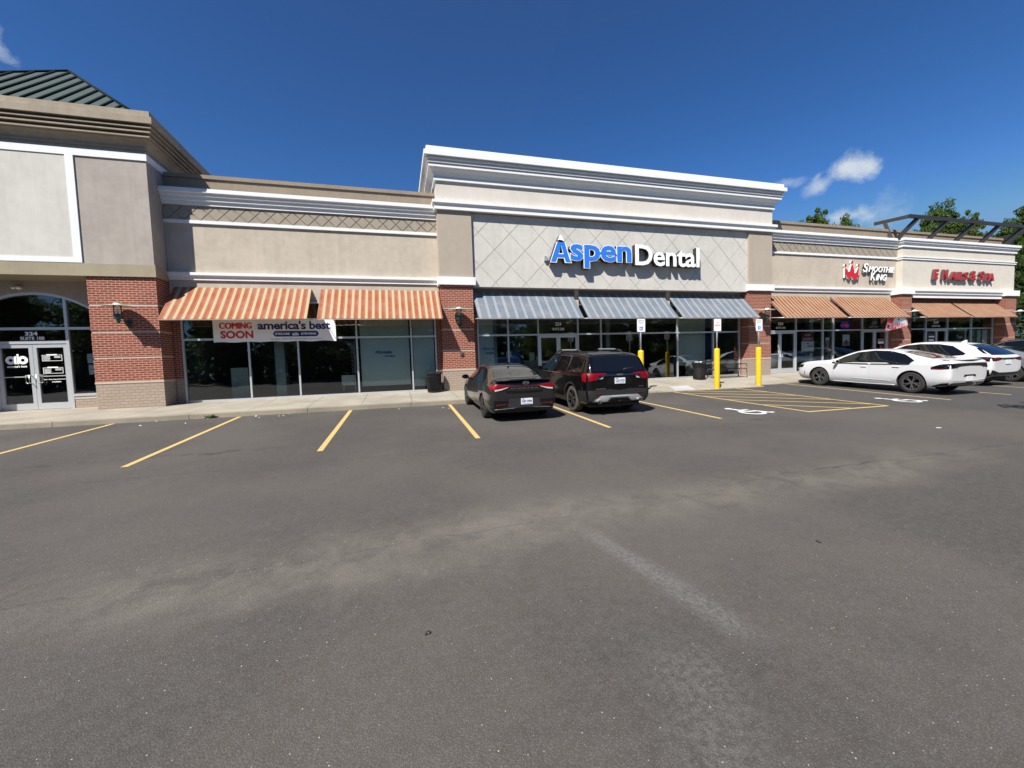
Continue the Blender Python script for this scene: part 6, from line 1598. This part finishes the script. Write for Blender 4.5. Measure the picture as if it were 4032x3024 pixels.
def make_tree(h, cr, seed, nleaf, ls, base=.28, mat=LEAF, squash=1.0, cone=0.0):
    rnd = random.Random(seed)
    t = B(); tips = []
    tube(t, [(0, 0, -.3), (.05, 0, h*.3), (.0, .1, h*.6), (.1, 0, h*.9)], [h*.022, h*.017, h*.010, h*.003], 8)
    for k in range(26):
        z0 = h*(base+rnd.random()*(.93-base)); a = rnd.random()*6.28; f = (z0/h-base)/(1-base)
        ln = cr*(.55+.5*rnd.random())*math.sqrt(max(.08, 1-(2*f-.75)**2*.62))*(1-cone*f); zz = z0+ln*(.25+.45*rnd.random())*squash
        mid = (ln*.5*math.cos(a), ln*.5*math.sin(a), (z0+zz)/2+.1); end = (ln*math.cos(a+.2), ln*math.sin(a+.2), min(zz, h*1.0))
        tube(t, [(0, 0, z0), mid, end], [h*.006, h*.004, h*.0015], 5)
        tips += [Vector(end), Vector(mid)*.6+Vector(end)*.4, Vector(mid)]
    tips += [Vector((0, 0, h*.97)), Vector((.3, 0, h*.9)), Vector((-.2, .3, h*.84))]
    c = B(); cl = []
    for p in tips:
        for q_ in range(4): cl.append((p+Vector([rnd.gauss(0, cr*.13) for _ in range(3)]), cr*rnd.uniform(.06, .20)))
    for i in range(nleaf):
        p, r_ = cl[rnd.randrange(len(cl))]
        d = Vector([rnd.gauss(0, 1) for _ in range(3)]).normalized()*r_*(rnd.random()**.4); d.z *= .7
        q_ = p+d; s = ls*rnd.uniform(.6, 1.35)
        n = (d.normalized()+Vector([rnd.gauss(0, .6) for _ in range(3)])+Vector((0, 0, .5))).normalized()
        a = n.orthogonal().normalized(); b_ = n.cross(a); th = rnd.random()*6.28
        a, b_ = a*math.cos(th)+b_*math.sin(th), b_*math.cos(th)-a*math.sin(th)
        vs = [c.verts.new(q_+a*s*u+b_*s*v+n*s*w) for u, v, w in ((-.5, 0, 0), (0, -.28, .08), (.55, 0, -.05), (0, .28, .08))]
        c.faces.new(vs)
    tr = bpy.data.meshes.new('trunk'); t.to_mesh(tr); t.free(); tr.materials.append(BARK)
    cm = bpy.data.meshes.new('crown'); c.to_mesh(cm); c.free(); cm.materials.append(mat)
    return tr, cm
def place_tree(ms_, x, y, z, s, rz, label, group, name='tree'):
    t = thing(name, label, 'tree', (x, y, z), rz, group); t.scale = (s[0], s[0], s[1])
    o = bpy.data.objects.new('trunk', ms_[0]); link(o, t); o = bpy.data.objects.new('crown', ms_[1]); link(o, t)
    return t
TA = make_tree(14, 4.9, 1, 38000, .29, .22, cone=.55); TBm = make_tree(14, 4.4, 5, 36000, .29, .18, LEAF, cone=.6); TC = make_tree(12, 5.0, 9, 20000, .34, .12, LEAF2)
gt = 'trees beyond the right end of the building'
place_tree(TA, 60.9, 16, -.3, (.82, 1.22), .3, 'leafy tree behind the left part of the dark roof frame, the tallest in the group', gt)
place_tree(TBm, 67.0, 16, -.3, (.72, 1.20), 2.1, 'narrower leafy tree behind the middle of the roof frame', gt)
place_tree(TC, 56.2, 16, -.3, (.45, 1.14), 4.1, 'low leafy crown just left of the tallest tree behind the parapet', gt)
place_tree(TC, 71.5, 18, -.3, (.6, 1.10), 1.1, 'lower crown filling the gap right of the roof frame trees', gt)
place_tree(TA, 74.6, 16, -.3, (.6, 1.14), 5.1, 'dense tree at the right edge behind the end of the roof frame', gt)
place_tree(TBm, 80.5, 16, -.3, (1.0, 1.42), .9, 'tall tree cut by the right edge of the picture', gt)
place_tree(TC, 56.0, 3.2, -.3, (.95, .92), 3.3, 'dark bushy tree right beside the end wall of the pale shop', gt)
place_tree(TC, 62.0, 2.0, -.3, (1.0, 1.0), .2, 'dark bushy tree at the right edge behind the parked black car', gt)
place_tree(TC, 68.0, -1.5, -.3, (1.1, .9), 2.2, 'farthest dark tree low at the right edge', gt)
gp = 'tree tops showing over the tan shop parapet'
place_tree(TBm, 42.6, 16, -.3, (.7, 1.10), 1.7, 'tree top peeping over the tan parapet, left one', gp)
place_tree(TC, 45.3, 16, -.3, (.46, 1.18), .4, 'tree top peeping over the tan parapet, middle one', gp)
place_tree(TA, 48.0, 16, -.3, (.5, 1.08), 3.0, 'tree top peeping over the tan parapet, right one', gp)
# tree on the lot island just outside the right of the frame; its shadow falls across the lane
place_tree(TA, 14.6, -15.6, G(14, -15), (.72, .58), .8, 'island tree whose broken shadow falls on the lane at the right', 'trees on the parking islands')
place_tree(TBm, 19.2, -15.2, G(19, -15), (.75, .58), 2.8, 'second island tree farther along the lane', 'trees on the parking islands')
# the belt of trees across the street, seen only as reflections in the shop glass
k = 0
for x in list(range(-60, 100, 6))+list(range(100, 230, 9)):
    place_tree((TC, TC, TBm)[k % 3], x+random.uniform(-2, 2), -52-7*(k % 2)+random.uniform(-2, 2), -1.0, (1.2+.25*random.random(), .9+.3*random.random()), random.random()*6,
               'roadside tree far behind the camera', 'roadside trees behind the camera'); k += 1

# ------------------------------------------------------------------ litter on the ground
def litter(x, y, s, mat, label, cat='litter', name='litter', seed=1):
    rnd = random.Random(seed); b = B(); n = 7
    vs = [b.verts.new((s*(.6+.5*rnd.random())*math.cos(2*math.pi*k/n)*1.4, s*(.5+.5*rnd.random())*math.sin(2*math.pi*k/n), .004+.012*rnd.random())) for k in range(n)]
    c = b.verts.new((0, 0, .02))
    for k in range(n): b.faces.new((vs[k], vs[(k+1) % n], c))
    o = obj(name, b, mat); o.location = (x, y, G(x, y)); o.rotation_euler = (0, 0, rnd.random()*3)
    return tag(o, label, cat)
litter(-3.02, -13.72, .035, MT['vinyl'], 'scrap of white paper lying alone on the asphalt at lower left', seed=4)
litter(.105, -14.30, .018, MT['signblack'], 'small black stone on the asphalt below the dusty band', 'stone', 'stone', seed=5)
litter(3.74, -14.15, .02, MT['signblack'], 'small dark bottle cap on the asphalt at right', 'bottle cap', 'bottle_cap', seed=6)
# undergrowth under the roadside trees: closes the horizon in the glass reflections
MT['under'] = LEAF2
ub = B(); rnd = random.Random(2)
for i in range(34000):
    x = rnd.uniform(-90, 235); y = -64+rnd.gauss(0, 2.2); z = -.9+8.5*rnd.random()**1.35; s = rnd.uniform(.45, .95)
    n = Vector([rnd.gauss(0, 1) for _ in range(3)]).normalized(); a = n.orthogonal().normalized(); c = n.cross(a); p = Vector((x, y, z))
    ub.faces.new([ub.verts.new(p+a*s*u+c*s*v) for u, v in ((-.5, -.4), (.5, -.3), (.4, .5), (-.4, .4))])
tag(obj('undergrowth', ub, LEAF2, recalc=False), 'dense low undergrowth beneath the roadside trees behind the camera', 'undergrowth', kind='stuff')
rnd = random.Random(11)
for k in range(16):
    x = rnd.uniform(-8.5, 1.5); litter(x, yE(x)-.08-abs(rnd.gauss(0, .45)), rnd.uniform(.012, .03), MT['vinyl'], 'small pale scrap of litter on the asphalt along the kerb', seed=20+k)['group'] = 'scraps of litter along the kerb'
litter(10.94, -11.25, .05, MT['vinyl'], 'white paper scrap alone on the asphalt at the right', seed=50)
# weed growing out of the kerb joint
b = B(); rnd = random.Random(8)
for k in range(46):
    a = rnd.random()*6.28; r_ = rnd.uniform(.05, .17); h_ = rnd.uniform(.03, .12); w_ = rnd.uniform(.012, .022)
    p0, p1 = Vector((0, 0, 0)), Vector((r_*math.cos(a)*1.4, r_*math.sin(a)*.6, h_)); s_d = Vector((-math.sin(a), math.cos(a), 0))*w_
    b.faces.new([b.verts.new(p0), b.verts.new(p1*.6+s_d), b.verts.new(p1), b.verts.new(p1*.6-s_d)])
o = obj('weed', b, LEAF, recalc=False); o.location = (-5.33, yE(-5.3)-.03, G(-5.3, -3.3)); tag(o, 'small green weed growing at the foot of the kerb', 'weed')
